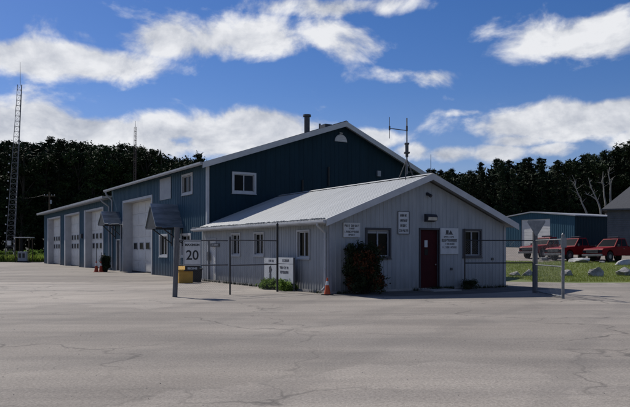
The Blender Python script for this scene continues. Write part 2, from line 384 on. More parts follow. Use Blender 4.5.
# ================================================================ SETTING
def sheet(name,mat,xs,ys,dz=0,inside=None):
    m=MB(); idx={}
    for j,y in enumerate(ys):
        for i,x in enumerate(xs):
            idx[i,j]=len(m.v); m.v.append((x,y,g(x,y)+dz))
    for j in range(len(ys)-1):
        for i in range(len(xs)-1):
            cx,cy=(xs[i]+xs[i+1])/2,(ys[j]+ys[j+1])/2
            if inside is None or inside(cx,cy): m.f.append((idx[i,j],idx[i+1,j],idx[i+1,j+1],idx[i,j+1]))
    return m.build(name,mat,None,smooth=True)
def rng(a,b,st):
    n=int(round((b-a)/st)); return [a+(b-a)*k/n for k in range(n+1)]
xs=[-3000,-1200,-500,-250]+rng(-150,8,8)+rng(9,60,1.5)+rng(66,150,8)+[250,500,1200,3000]
ys=[-3000,-1200,-400,-150,-60,-20,0,15,30]+rng(33,130,1.5)+rng(140,400,12)+[800,1600,3500]
tag(sheet('ground','lawn',xs,ys),kind='structure')
# parking lot: a flat sheet with a ragged far edge
rr=random.Random(3)
m=MB(); pts=[(-90,-12),(70,-12)]
x=70
while x>12: pts.append((x,33.3+rr.uniform(-.25,.25)+.5*math.sin(x*.4))); x-=1.1
pts+=[(10,34.2),(4,40),(-14,60),(-22,86)]
x=-24
while x>-90: pts.append((x,86+rr.uniform(-.6,.6))); x-=2
pts.append((-90,86))
m.poly(*[(a,b,.004) for a,b in pts]); tag(m.build('parking_lot','asphalt'),kind='structure')
tag(MB().poly(*[tuple(W(a,b,.008)) for a,b in ((-.3,-.04),(-.1,-1.6),(1.2,-2.3),(4,-2.7),(7,-2.6),(9.6,-2.2),(9.9,-.6),(9.5,-.04))]).build('gable_shadow','shadow_dark'),kind='structure')  # dark sheet that deepens the gable's cast shadow, no paving of its own
# gravel yard in front of the warehouse
tag(sheet('gravel_yard','gravel',rng(11,75,1.5),rng(56.5,104.5,1.5),.006,lambda X,Y: Y>57.5+1.1*math.sin(X*.5)+.8*math.sin(X*1.3)),kind='structure')
# wooded rise behind
def hill(name,x0,x1,Y0,hf):
    X=rng(x0,x1,8); Yv=rng(Y0,Y0+120,8)
    m=MB(); 
    for y in Yv:
        for x in X: m.v.append((x,y,g(x,y)-.4+hf(x)*sstep(Y0,Y0+60,y)+1.2*math.sin(x*.21+y*.13)*sstep(Y0,Y0+20,y)))
    n=len(X)
    for j in range(len(Yv)-1):
        for i in range(n-1): m.f.append((j*n+i,j*n+i+1,(j+1)*n+i+1,(j+1)*n+i))
    tag(m.build(name,'forest_floor',smooth=True),kind='structure')
hill('hill',-190,210,126,lambda x:13 if x<20 else 7)

# ================================================================ OFFICE
GW=9.04; UC=4.60; ZE=2.80; ZR=4.42      # width, ridge position, wall height, ridge wall height
VB=12.48                                # where the blue building starts
off=building('office_building','low pale grey office building with light metal roof and maroon door in the gable','building')
PS=SIDE(0); PF=FRONT(0)
def Ys(v,u=0): return P0[1]+SU*u+CU*v
def rect_side(x0,x1,y0,y1,u=0):
    a,b=sorted((vx(x0,u),vx(x1,u))); Y=Ys((a+b)/2,u); return (a,b,zat(y1,Y),zat(y0,Y))
def rect_front(x0,x1,y0,y1,v=0):
    a,b=ux(x0,v),ux(x1,v); Y=Ys(v,(a+b)/2); return (a,b,zat(y1,Y),zat(y0,Y))
sw=[rect_side(232.3,240.2,234.5,254.5),rect_side(255,263.8,233.5,254.5),rect_side(298,309.5,231.5,257)]
dv=rect_side(208.5,216,241,281); door_side=(dv[0],dv[1],.06,2.12)
sideops=[w for w in sw]+[door_side]
wall(off,PS,0,VB,.0,lambda s:ZE,sideops,rib=.20,ribd=.012,name='wall')
fw=[rect_front(367,389,230,256.5),rect_front(464,480,231,255.5)]
fa,fb=ux(420.3),ux(438.3); door_f=(fa,fb,.06,2.42)
def gt(s): return ZE+(ZR-ZE)*(s/UC) if s<UC else ZE-.12+(ZR-ZE+.12)*((GW-s)/(GW-UC))
wall(off,PF,0,GW,.0,gt,fw+[door_f],rib=.20,ribd=.012,brk=(UC,),name='wall')
wall(off,FAR(GW),0,VB,.0,lambda s:ZE-.12,(),rib=.2,name='wall')
for i,w in enumerate(sw): window(off,PS,*w,t=.065)
for i,w in enumerate(fw): window(off,PF,*w,mat='dark_frame',t=.08,sash='trim_grey')
m=MB(); bx(m,PF,fw[0][0]+.02,fw[0][1]-.02,fw[0][3]-.13,fw[0][3]-.05,-.066,-.06); m.build('blind','trim_grey',off)
# corner boards and foundation
m=MB()
m.box(-.028,.10,-.028,-.003,.05,ZE-.02); m.box(-.028,-.003,-.028,.10,.05,ZE-.02); m.build('corner_trim','trim_grey',off)
m=MB(); m.box(GW-.10,GW+.028,-.028,-.003,.05,ZE-.16)
m.build('corner_trim','trim_grey',off)
m=MB(); m.box(-.035,GW+.035,-.035,-.004,-.05,.09); m.box(-.035,-.004,-.004,VB,-.05,.09); m.build('foundation','concrete',off)
OH=.38
ro=gable_roof(off,-OH,GW+OH,UC,-.42,VB-.004,ZE-.10,ZR+.20,th=.10,rib=.26)
ful,fur=-OH,GW+OH
rake_fascia(off,ful,fur,UC,-.42,ZE-.10,ZR+.20,h=.26,mat='trim_white')
m=MB(); m.poly((-OH+.02,-.41,ZE-.22),(UC,-.41,ZR+.08),(UC,0,ZR+.08),(-OH+.02,0,ZE-.22)); m.poly((GW+OH-.02,-.41,ZE-.22),(UC,-.41,ZR+.08),(UC,0,ZR+.08),(GW+OH-.02,0,ZE-.22)); m.build('soffit','trim_grey',off)
# gutter with front return
m=MB(); gp=[(-OH-.003,ZE-.10),(-OH-.12,ZE-.10),(-OH-.12,ZE-.17),(-OH-.09,ZE-.22),(-OH-.003,ZE-.22)]
m.prism(gp,lambda p,d:(p[0],d,p[1]),-.40,VB+.35); m.build('gutter','trim_white',off)
m=MB(); m.prism([(-OH,-.14+ZE),(-OH,ZE-.26),(-OH+.03,ZE-.26),(-OH+.03,-.14+ZE)],lambda p,d:(p[0]+.002,d,p[1]),-.38,VB+.3); m.build('fascia','trim_grey',off)
# ragged eave closure strip (snow guard) seen as a rough lip
m=MB(); v=-.40; rr=random.Random(5)
while v<VB+.2:
    m.box(-OH-.10,-OH-.02,v,v+.12,ZE-.085,ZE-.055+rr.uniform(0,.035)); v+=.16
m.build('snow_guard','galv',ro)
# downspout at near corner
m=MB(); m.path([(-OH-.06,.10,ZE-.2),(-OH-.06,.10,ZE-.30),(-.07,.16,ZE-.55),(-.07,.16,.25),(-.22,.14,.12)],[.042]*5,8)
for z in (2.0,.9): m.box(-.12,-.003,.10,.22,z,z+.03)
m.build('downspout','trim_white',off)
# doors
def man_door(parent,P,o,mat,frame='trim_grey',dep=.07,knob=True,side=1):
    a,b,c,d=o; m=MB(); t=.07
    bx(m,P,a-t,a,c-.02,d+t,-.05,.03); bx(m,P,b,b+t,c-.02,d+t,-.05,.03); bx(m,P,a,b,d,d+t,-.05,.03)
    fr=m.build('door_frame',frame,parent)
    m=MB(); bx(m,P,a+.005,b-.005,c,d-.005,-dep-.04,-dep); dr=m.build('door',mat,parent)
    m=MB(); k=b-.12 if side>0 else a+.12; c0=Vector(P(k,1.02,-dep)); c1=Vector(P(k,1.02,-dep+.06)); m.tube(c0,c1,.022,.03,8); m.build('handle','chrome',dr)
    m=MB(); bx(m,P,a-.02,b+.02,c-.05,c-.003,-.1,.05); m.build('threshold','concrete',parent)
    return dr
dr=man_door(off,PF,door_f,'maroon','dark_frame')
m=MB(); bx(m,PF,fa+.27,fa+.43,1.72,2.0,-.069,-.064); m.build('notice','sign_white',dr)
m=MB(); bx(m,PF,fa+.27,fa+.45,1.40,1.66,-.069,-.06); m.build('pane','glass_light',dr)
man_door(off,PS,door_side,'door_white',side=-1)
# wall lights
a,b,c,d=rect_front(424,434,214,222)
m=MB(); m.prism([(0,d),(.16,d-.02),(.24,d-.12),(.20,c+.05),(0,c)],lambda p,s:PF(s,p[1],p[0]),a,b); lw=m.build('wall_light','dark_frame',off,bevel=.008)
m=MB(); m.poly(PF(a+.04,d-.14,.236),PF(b-.03,d-.14,.236),PF(b-.03,c+.06,.208),PF(a+.04,c+.06,.208)); m.build('lens','amber',lw)
a,b,c,d=rect_front(424.5,429.5,191.5,196.5)
m=MB(); m.tube(PF((a+b)/2,(c+d)/2,.0),PF((a+b)/2,(c+d)/2,.05),.07,.07,10); m.tube(PF((a+b)/2,(c+d)/2,.05),PF((a+b)/2+.05,(c+d)/2-.1,.2),.055,.07,10); m.build('wall_light','dark_frame',off)
for xx,yy in ((431,269),(492,259)):
    a,b,c,d=rect_front(xx-.8+20,xx+.8+20,yy-1.2,yy+1.2) if xx==431 else rect_front(xx-.8,xx+.8,yy-1.2,yy+1.2)
    m=MB(); bx(m,PF,a,b,c,d,.0,.06); m.build('outlet_box','galv_dark',off)
# step at the door
m=MB(); m.box(fa-.25,fb+.25,-1.1,-.04,-.02,.05); m.build('door_step','concrete',off,bevel=.01)

# ================================================================ BLUE TWO-STOREY GARAGE
bg=building('blue_garage_building','two storey dark blue metal garage building with white trim and a tall white vehicle door','building')
UB=.30; BW=14.4; UBC=UB+8.46; ZB=6.12; ZBR=8.92; VE=31.8
PB=SIDE(UB); PG=FRONT(VB)
bigdoor=(vx(152,UB),28.45,.0,4.98,.70)
bw=[rect_side(182.8,192.2,175.8,192.5,UB),rect_side(160.2,167.4,236,255,UB),rect_side(182,190.5,235.5,255,UB)]
c2=(16.6,17.6,.05,2.2); c1=(29.45,30.35,.05,2.3)
wall(bg,PB,VB,VE,.0,lambda s:ZB,[bigdoor]+bw+[c1,c2],rib=.3,mat='blue_siding',name='wall',jamb='jamb')
gw=rect_front(234,254,174.5,191.5,VB)
def gb(s): return ZB+(ZBR-ZB)*(s-UB)/8.46 if s<UBC else ZBR-(ZBR-6.38)*(s-UBC)/(UB+BW-UBC)
wall(bg,PG,UB,UB+BW,.0,gb,[gw],rib=.3,brk=(UBC,),mat='navy_siding',name='wall',ribd=.012)
wall(bg,FAR(UB+BW),VB,VE,.0,lambda s:6.38,(),rib=.3,mat='blue_siding')
wall(bg,BACK(VE),UB,UB+BW,.0,gb,(),rib=.3,brk=(UBC,),mat='blue_siding')
for k,w in enumerate(bw): window(bg,PB,*w,t=.12,split=True)
window(bg,PG,*gw,t=.12,half='hi')
a,b,c,d=rect_side(160.5,171.5,178,199.5,UB)
m=MB(); bx(m,PB,a,b,c,d,.024,.05); m.build('blank_panel','trim_grey',bg)
gd=garage_door(bg,PB,bigdoor[0],bigdoor[1],4.98,.62,[zat(249,48)],3,6,'tall white sectional door with one row of three small windows',hid=2.1)
m=MB(); t=.16
bx(m,PB,bigdoor[0]-t,bigdoor[0],0,4.98+t,.0,.06); bx(m,PB,bigdoor[1],bigdoor[1]+t,0,4.98+t,.0,.06); bx(m,PB,bigdoor[0],bigdoor[1],4.98,4.98+t,.0,.06)
m.build('door_surround','trim_white',bg)
man_door(bg,PB,c2,'dark_frame','trim_white'); man_door(bg,PB,c1,'dark_frame','trim_white')
m=MB(); m.box(UB-.05,UB+.09,VB-.05,VB-.024,.0,ZB-.05); m.box(UB-.05,UB-.024,VB-.024,VB+.10,0,ZB-.05); m.build('corner_trim','trim_white',bg)
BO=.45
rb=gable_roof(bg,UB-BO,UB+BW+BO,UBC,VB-.45,VE+.02,ZB+.02,ZBR+.19,th=.12,rib=.4,mat='dark_roof',zer=6.28)
rake_fascia(bg,UB-BO,UB+BW+BO,UBC,VB-.45,ZB+.02,ZBR+.19,h=.30,mat='trim_white',up=.0,zer=6.28)
m=MB(); 
for ue,zq in ((UB-BO+.02,ZB-.12),(UB+BW+BO-.02,6.14)): m.poly((ue,VB-.44,zq),(UBC,VB-.44,ZBR+.05),(UBC,VB,ZBR+.05),(ue,VB,zq))
m.build('soffit','trim_grey',bg)
m=MB(); m.prism([(UB-BO-.003,ZB+.04),(UB-BO-.13,ZB+.04),(UB-BO-.13,ZB-.05),(UB-BO-.09,ZB-.12),(UB-BO-.003,ZB-.12)],lambda p,d:(p[0],d,p[1]),VB-.44,VE+.3); m.build('gutter','trim_grey',bg)
m=MB(); m.path([(UB-BO-.05,VE-.2,ZB-.1),(UB-BO-.05,VE-.2,ZB-.3),(UB-.08,VE-.3,ZB-.75),(UB-.08,VE-.3,.2)],[.07]*4,8); m.build('downspout','trim_grey',bg)
# half-round gable vent
cx=ux(340.5,VB); Yc=Ys(VB,cx); zc=zat(141.8,Yc); rad=6.6/F*Yc*1.1
m=MB(); n=14; arc=[(cx+rad*math.cos(math.pi*k/n),zc+rad*1.0*math.sin(math.pi*k/n)) for k in range(n+1)]
m.prism(arc,lambda p,d:PG(p[0],p[1],d),.023,.06); vt=m.build('vent','trim_white',bg)
m=MB()
for k in range(5):
    zz=zc+.06+k*.105; hw=math.sqrt(max(.01,(rad*.85)**2-(zz-zc)**2)); bx(m,PG,cx-hw,cx+hw,zz,zz+.05,.062,.075)
m.build('louvre','sign_grey',vt)
a,b,c,d=rect_front(376.5,379.5,171,176.5,VB); m=MB(); bx(m,PG,a,b,c,d,.023,.14); m.build('vent_hood','trim_grey',bg)
for xx,y0,y1 in ((302,180,199),(328,167,186)):
    a=ux(xx,VB); Y=Ys(VB,a); m=MB(); m.tube(PG(a,zat(y1,Y),.08),PG(a,zat(y0,Y),.08),.05,.05,8); m.build('conduit','black_paint',bg)
# chimney
cu_=7.84;cv=15.0
m=MB(); m.tube((cu_,cv,8.3),(cu_,cv,9.72),.175,.175,16); m.tube((cu_,cv,8.45),(cu_,cv,8.75),.30,.19,16); ch=m.build('chimney','galv_dark',rb,smooth=False)
m=MB(); m.tube((cu_,cv,9.72),(cu_,cv,9.78),.16,.16,16); m.tube((cu_,cv,9.78),(cu_,cv,9.90),.25,.24,16); m.build('chimney_cap','galv_dark',ch)
m=MB(); m.box(7.9,8.4,VB+.5,VB+1.1,ZBR-.15,ZBR+.12); m.tube((8.15,14,ZBR),(8.15,14,ZBR+.3),.06,.06,8); m.build('roof_vent','galv_dark',rb)
# canopies
def canopy(P,vc,hw,proj,zb,za,parent):
    m=MB(); th=.05
    # ridge runs out from wall: P(s,z,d)
    for s in (-1,1):
        a=P(vc+s*hw,zb,.0);b=P(vc+s*hw,zb,proj);c=P(vc,za,proj);d=P(vc,za,.0)
        a2=P(vc+s*(hw-.04),zb-th,.0);b2=P(vc+s*(hw-.04),zb-th,proj);c2_=P(vc,za-th*1.6,proj);d2=P(vc,za-th*1.6,.0)
        m.poly(a,b,c,d); m.poly(a2,b2,c2_,d2); m.poly(a,b,b2,a2); m.poly(b,c,c2_,b2)
        # bent lower lip of the sheet, slightly uneven
        for k in range(5):
            d0,d1=proj*k/5,proj*(k+1)/5-.01; q=.03+.03*((k*7+int(vc))%3)
            m.poly(P(vc+s*hw,zb,d0),P(vc+s*hw,zb,d1),P(vc+s*(hw+.10),zb-q,d1),P(vc+s*(hw+.10),zb-q*.7,d0))
    cn=m.build('canopy','canopy_metal',parent)
    m=MB(); m.poly(P(vc-hw+.05,zb-.04,proj-.04),P(vc+hw-.05,zb-.04,proj-.04),P(vc,za-.1,proj-.04)); m.build('canopy_gable','black_paint',cn)
    for s in (-1,1):
        m=MB(); q=vc+s*(hw-.12)
        bx(m,P,q-.04,q+.04,zb-.13,zb-.05,.0,proj-.02); m.tube(P(q,zb-.95,.03),P(q,zb-.12,proj*.72),.035,.035,6); bx(m,P,q-.04,q+.04,zb-1.1,zb-.13,.0,.06)
        m.build('bracket','dark_frame',cn)
    m=MB(); bx(m,P,vc-hw+.05,vc+hw-.05,zb-.13,zb-.05,proj-.1,proj-.03); m.build('tie_beam','dark_frame',cn)
    return cn
canopy(PB,17.1,1.02,1.62,2.92,4.25,bg)
canopy(PB,29.85,1.02,1.3,3.50,4.42,bg)
m=MB(); m.tube((UB-.10,VE-2.9,0),(UB-.10,VE-2.9,3.4),.05,.05,8); m.build('conduit','trim_grey',bg)

# ================================================================ LOW THREE-BAY WING
an=building('garage_wing','low blue garage wing with three recessed white vehicle doors at the far end','building')
PA=SIDE(UB); VA0,VA1=VE+.05,61.6; ZA=5.55
ops=[(34.5,40.5,.0,4.9,.55),(43.2,49.2,.0,4.9,.55),(52.1,58.6,.0,4.9,.55)]
wall(an,PA,VA0,VA1,.0,lambda s:ZA,ops,rib=.3,mat='blue_siding',jamb='jamb')
wall(an,BACK(VA1),UB,UB+12,.0,lambda s:ZA,(),rib=.3,mat='blue_siding')
wall(an,FAR(UB+12),VA0,VA1,.0,lambda s:ZA,(),rib=.3,mat='blue_siding')
for o,hd_ in zip(ops,(2.0,2.2,2.5)): garage_door(an,PA,o[0],o[1],4.9,.48,[1.72,2.55],3,6,hid=hd_)
m=MB()
for o in ops:
    bx(m,PA,o[0]-.14,o[0],0,5.04,.0,.05); bx(m,PA,o[1],o[1]+.5,0,5.04,.0,.08); bx(m,PA,o[0],o[1],4.9,5.04,.0,.05)
m.build('door_surround','jamb',an)
gable_roof(an,UB-.6,UB+12.6,UB+6,VA0+.02,VA1+.5,ZA+.12,ZA+.95,th=.14,rib=.4,mat='metal_roof')
m=MB(); m.prism([(UB-.603,ZA+.16),(UB-.74,ZA+.16),(UB-.74,ZA+.02),(UB-.70,ZA-.06),(UB-.603,ZA-.06)],lambda p,d:(p[0],d,p[1]),VA0,VA1+.5); m.build('gutter','trim_grey',an)
m=MB(); m.poly((UB-.6,VA0,ZA-.03),(UB,VA0,ZA-.01),(UB,VA1+.4,ZA-.01),(UB-.6,VA1+.4,ZA-.03)); m.build('soffit','trim_grey',an)
m=MB(); m.path([(UB-.66,VA0+.5,ZA),(UB-.66,VA0+.5,ZA-.2),(UB-.10,VA0+.5,ZA-.6),(UB-.10,VA0+.5,.2)],[.06]*4,8); m.build('downspout','trim_grey',an)
m=MB(); bx(m,PA,41.6,41.9,2.6,3.0,.03,.2); m.build('wall_light','dark_frame',an)

# ================================================================ SIGNS ON THE WALLS
def wall_sign(name,label,P,r,mat='sign_white',d=.03,border='dark_frame'):
    a,b,c,e=r; Wc=BASE
    root=empty(name,(P0[0],P0[1],0),TH,label,'sign')
    m=MB(); bx(m,P,a,b,c,e,d,d+.02); m.build('board',mat,root)
    if border:
        m=MB(); q=.025
        for z in ((a,b,e-q,e),(a,b,c,c+q),(a,a+q,c+q,e-q),(b-q,b,c+q,e-q)): bx(m,P,*z,d+.021,d+.026)
        m.build('border',border,root)
    return root
r=rect_front(342.8,359.3,222.8,237.3); s=wall_sign('wall_sign','white rectangular sign with four lines of black lettering left of the window beside the bush',PF,r,border='sign_grey')
a,b,c,e=r; H=e-c; w=b-a
scribble(PF,[(a+.07*w,b-.07*w,e-.28*H,e-.13*H,11),(a+.32*w,b-.32*w,e-.46*H,e-.34*H,6),(a+.07*w,b-.07*w,e-.70*H,e-.55*H,11),(a+.30*w,b-.30*w,e-.90*H,e-.77*H,6)],'black_paint',s,11,.052)
r=rect_front(397,408.6,211.3,234.3); s=wall_sign('wall_sign','tall framed pale sign with four short black lines, between left window and door',PF,r)
a,b,c,e=r; H=e-c; w=b-a
scribble(PF,[(a+.2*w,b-.22*w,e-.24*H,e-.13*H,6),(a+.18*w,b-.16*w,e-.46*H,e-.35*H,7),(a+.22*w,b-.22*w,e-.68*H,e-.57*H,6),(a+.12*w,b-.1*w,e-.90*H,e-.79*H,8)],'black_paint',s,12,.055)
r=rect_front(439.6,457.6,228.2,254.0); s=wall_sign('wall_sign','white sign with dark blue emblem above black lettering, right beside the maroon door',PF,r,border=None)
a,b,c,e=r; H=e-c; w=b-a; cx_=(a+b)/2-.02
m=MB()
bx(m,PF,cx_-.17,cx_-.03,e-.22*H,e-.08*H,.051,.054); m.poly(PF(cx_-.02,e-.22*H,.053),PF(cx_+.19,e-.22*H,.053),PF(cx_+.08,e-.08*H,.053)); bx(m,PF,cx_-.21,cx_+.21,e-.25*H,e-.225*H,.051,.054)
m.build('emblem','dark_frame',s)
scribble(PF,[(a+.2*w,b-.25*w,e-.37*H,e-.31*H,9),(a+.07*w,b-.07*w,e-.54*H,e-.42*H,12),(a+.28*w,b-.22*w,e-.64*H,e-.58*H,8)],'black_paint',s,13,.052)
scribble(PF,[(a+.12*w,b-.1*w,e-.78*H,e-.70*H,12)],'galv_dark',s,14,.052)
r=rect_side(211.2,219.8,243.3,246.8); r=(r[0],r[1],r[2],r[3]); s=wall_sign('door_sign','small dark plaque high on the wall beside the white side door',PS,r,mat='dark_frame',border=None)
a,b,c,e=r; scribble(PS,[(a+.15,b-.15,c+.05,e-.05,9)],'sign_grey',s,15,.052)
r=rect_side(208.2,210.0,252,260.5); s=wall_sign('door_sign','narrow upright dark plaque near the far corner of the office side wall',PS,r,mat='galv_dark',border=None,d=.06)
# boards standing in front of the side wall
PN=SIDE(-.35)
def ground_board(label,x0,x1,y0,y1,seed,emblem):
    a,b=sorted((vx(x0,-.35),vx(x1,-.35))); Y=Ys((a+b)/2,-.35); c,e=zat(y1,Y),zat(y0,Y)
    root=empty('notice_board',(P0[0],P0[1],0),TH,label,'sign')
    st=e-(e-c)*.24
    m=MB(); bx(m,PN,a,b,c,st-.02,0,.02); m.build('board','sign_white',root)
    m=MB(); bx(m,PN,a,b,st,e,0,.02); hd=m.build('header_board','sign_white',root)
    for q in (a+.08,b-.08):
        m=MB(); bx(m,PN,q-.04,q+.04,0,e-.02,-.09,-.003); m.build('leg','post_wood',root)
    w=b-a;H=st-c
    scribble(PN,[(a+.25*w,b-.3*w,st+.07,e-.07,5)],'dark_frame',hd,seed,.022)
    if emblem:
        m=MB(); cc=(a+b)/2
        pr=[(cc+.16*math.cos(k*math.pi/5)*(1 if k%2 else .72),c+.66*H+.19*math.sin(k*math.pi/5)*(1 if k%2 else .75)) for k in range(10)]
        m.prism(pr,lambda p,d:PN(p[0],p[1],d),.0205,.024); bx(m,PN,cc-.09,cc+.09,c+.12*H,c+.44*H,.0205,.024); bx(m,PN,cc-.04,cc+.04,c+.40*H,c+.55*H,.0245,.027); m.build('emblem','dark_frame',root)
    else:
        scribble(PN,[(a+.3*w,b-.12*w,c+.72*H,c+.85*H,8),(a+.3*w,b-.12*w,c+.48*H,c+.62*H,8)],'dark_frame',root,seed+1,.022)
        scribble(PN,[(a+.35*w,b-.45*w,c+.14*H,c+.2*H,5)],'galv_dark',root,seed+2,.022)
ground_board('white notice board with dark figure emblem by the side wall',264.6,277.2,258,281.5,21,True)
ground_board('white notice board with dark lettering, just right of the tall dark fence post',278.2,293.4,257.5,283,31,False)

# ================================================================ FENCES, POSTS, SPEED SIGN
PA1=(gx(174.8,23.4),23.4); PA2=(gx(230,24.5),24.5); PA3=(gx(277.4,26.2),26.2)
PR0=(gx(463.5,25.2),25.2); PR1=(gx(535,25.6),25.6); PR2=(gx(563,22.6),22.6)
def post(name,label,cat,xy,h,r,mat,cap=True,square=False,lean=0,r1=None):
    o=empty(name,(xy[0],xy[1],0),0,label,cat)
    m=MB()
    if square: m.tube((0,0,-.1),(lean,0,h),r*1.25,(r1 or r)*1.25,10)
    else: m.tube((0,0,-.1),(lean,0,h),r,r1 or r,12)
    m.build('shaft',mat,o)
    if cap:
        m=MB(); m.tube((lean,0,h-.01),(lean,0,h+.03),r*1.15,r*1.15,12); m.tube((lean,0,h+.03),(lean,0,h+.08),r*1.0,r*.4,12); m.build('cap',mat,o)
    return o
post('gate_post','thick grey timber gate post carrying the speed limit sign','post',PA1,2.40,.085,'post_wood',cap=False,lean=.08,r1=.085)
post('fence_post','thin dark steel fence post just right of the speed limit sign','post',PA2,2.03,.03,'black_paint')
post('fence_post','tall dark steel fence post standing in front of the two white notice boards','post',PA3,2.58,.042,'black_paint')
def fence_panel(name,label,cat,A,B,zt,zm,zb,mat='galv_dark',meshed=True,ends=(0,0),gap=.05,bottom=None):
    dx,dy=B[0]-A[0],B[1]-A[1]; L=math.hypot(dx,dy); o=empty(name,(A[0],A[1],0),math.atan2(dy,dx),label,cat)
    a,b=gap,L-gap
    m=MB(); m.tube((a,0,zt),(b,0,zt),.022,None,8); m.build('top_rail',mat,o)
    m=MB(); m.tube((a,0,zm),(b,0,zm),.022,None,8); m.build('middle_rail',mat,o)
    if bottom is not None:
        m=MB(); m.tube((a,0,bottom),(b,0,bottom),.028,None,8); m.build('bottom_rail','galv',o)
    if ends[0]: m=MB(); m.tube((a,0,zb),(a,0,ends[0]),.028,None,8); m.build('end_stile',mat,o)
    if ends[1]: m=MB(); m.tube((b,0,zb),(b,0,ends[1]),.028,None,8); m.build('end_stile',mat,o)
    if meshed:
        m=MB(); st=.085; H=zt-zb; x=a-H
        while x<b:
            for sg in (1,-1):
                # line z=zb+sg*(t) clipped to the panel
                x0,x1=x,x+H; z0,z1=(zb,zt) if sg>0 else (zt,zb)
                t0=max(0,(a-x0)/H); t1=min(1,(b-x0)/H)
                if t1>t0: m.tube((x0+H*t0,.004*sg,z0+(z1-z0)*t0),(x0+H*t1,.004*sg,z0+(z1-z0)*t1),.0016,None,3,False)
            x+=st
        m.build('chain_link_mesh','galv',o)
    return o
fence_panel('gate_leaf','chain link gate leaf hung between the timber gate post and the thin dark post','gate',PA1,PA2,1.95,1.08,.12,gap=.09)
fence_panel('chain_link_fence','short chain link fence panel left of the two white notice boards','fence',PA2,PA3,1.97,1.06,.12)
post('gate_post','thick weathered timber post carrying the grey triangular sign','post',PR1,2.30,.095,'post_wood',cap=False)
o=post('fence_post','slim pale galvanised post at the right end of the fence','post',PR2,2.10,.05,'galv')
m=MB(); m.box(-.09,.09,-.08,-.045,1.70,2.02); m.build('hinge_plate','galv',o)
fence_panel('gate_leaf','open gate leaf with two dark rails across the right office window','gate',PR0,PR1,1.97,1.13,.47,ends=(2.40,0),mat='black_paint')
fence_panel('chain_link_fence','narrow chain link fence panel beside the thick timber post on the right','fence',PR1,PR2,1.97,1.06,.1,mat='galv',bottom=.07)
# triangular (give-way) sign seen from behind
o=empty('triangular_sign',(PR1[0],PR1[1],0),R(4),'grey back of a triangular traffic sign on top of the thick timber post','sign')
m=MB(); tri=[(-.33,2.72),(.33,2.72),(.35,2.66),(.03,2.14),(-.03,2.14),(-.35,2.66)]
m.prism(tri,lambda p,d:(p[0],d,p[1]),-.135,-.125); m.build('plate','galv',o)
m=MB(); m.box(-.2,.2,-.125,-.10,2.5,2.54); m.box(-.12,.12,-.125,-.10,2.3,2.34); m.build('bracket','galv_dark',o)
# speed limit sign on the gate leaf
sx0,sx1=183.3,201.4; Ysn=23.3
o=empty('speed_limit_sign',(gx((sx0+sx1)/2,Ysn),Ysn,0),R(3),'white maximum 20 speed limit sign with black tab, beside the timber gate post','sign')
sw_=(sx1-sx0)/F*Ysn/2; z1=zat(240.5,Ysn); z0=zat(265.6,Ysn)
PSG=lambda s,z,d=0:(s,-d,z)
def rrect(m,P,a,b,c,d,d0,d1,r=.04):
    pr=[]
    for (cx,cz,t0) in ((b-r,d-r,0),(a+r,d-r,90),(a+r,c+r,180),(b-r,c+r,270)):
        for k in range(4): pr.append((cx+r*math.cos(R(t0+30*k)),cz+r*math.sin(R(t0+30*k))))
    m.prism(pr,lambda p,q:P(p[0],p[1],q),d0,d1)
m=MB(); rrect(m,PSG,-sw_,sw_,z0,z1,0,.006); m.build('plate','sign_grey',o)
m=MB(); 
for q in ((-sw_+.02,sw_-.02,z1-.032,z1-.02),(-sw_+.02,sw_-.02,z0+.02,z0+.032),(-sw_+.02,-sw_+.032,z0+.032,z1-.032),(sw_-.032,sw_-.02,z0+.032,z1-.032)): bx(m,PSG,*q,.0065,.008)
m.build('border','black_paint',o)
text_mesh('MAXIMUM',.105,'lettering','black_paint',o,PSG,0,z1-.155,.008,sx=1.0,bold=.004)
text_mesh('20',.46,'numerals','black_paint',o,PSG,0,z0+.34,.008,sx=.95,bold=.006)
m=MB(); tb=zat(271.2,Ysn); rrect(m,PSG,-sw_*.80,sw_*.80,tb,z0-.01,0,.006,.02); tbd=m.build('tab','black_paint',o)
text_mesh('BEGINS',.10,'lettering','sign_white',tbd,PSG,0,(tb+z0)/2-.005,.008,bold=.003)
m=MB(); m.box(-.3,.3,.012,.03,z1-.2,z1-.16); m.box(-.03,.03,.0,.03,tb,z1-.02); m.build('bracket','galv_dark',o)

# ================================================================ SMALL OBJECTS
def cone(name,label,xy,h,pole=None,dull=False,group=None):
    o=empty(name,(xy[0],xy[1],0),rr.uniform(0,1),label,'traffic cone',group); mt='orange_dull' if dull else 'orange'
    m=MB(); b=h*.27; m.box(-b,b,-b,b,.0,.035); m.build('base',mt if dull else 'rubber',o,bevel=.008)
    m=MB(); m.tube((0,0,.035),(0,0,h),h*.19,h*.035,18); m.build('body',mt,o,smooth=False)
    f=lambda t:h*.19+(h*.035-h*.19)*t
    m=MB(); m.tube((0,0,.035+(h-.035)*.55),(0,0,.035+(h-.035)*.80),f(.55)+.003,f(.80)+.003,18); m.build('reflective_band','cone_band',o)
    if pole:
        m=MB(); m.tube((0,0,.05),(.02,0,pole),.03,.025,8); m.build('pole','galv_dark',o)
    return o
rr=random.Random(9)
cone('traffic_cone','orange traffic cone standing alone at the near corner of the office, under the downspout',(gx(327.3,24.4),24.4),.62)
cone('traffic_cone','orange cone with the taller dark pole, beside the three-door garage wing',(gx(96.3,48.6),48.6),.80,1.95,True)
cone('traffic_cone','orange cone with shorter pole, next to the dark potted shrub',(gx(101,48.9),48.9),.78,1.4,True)
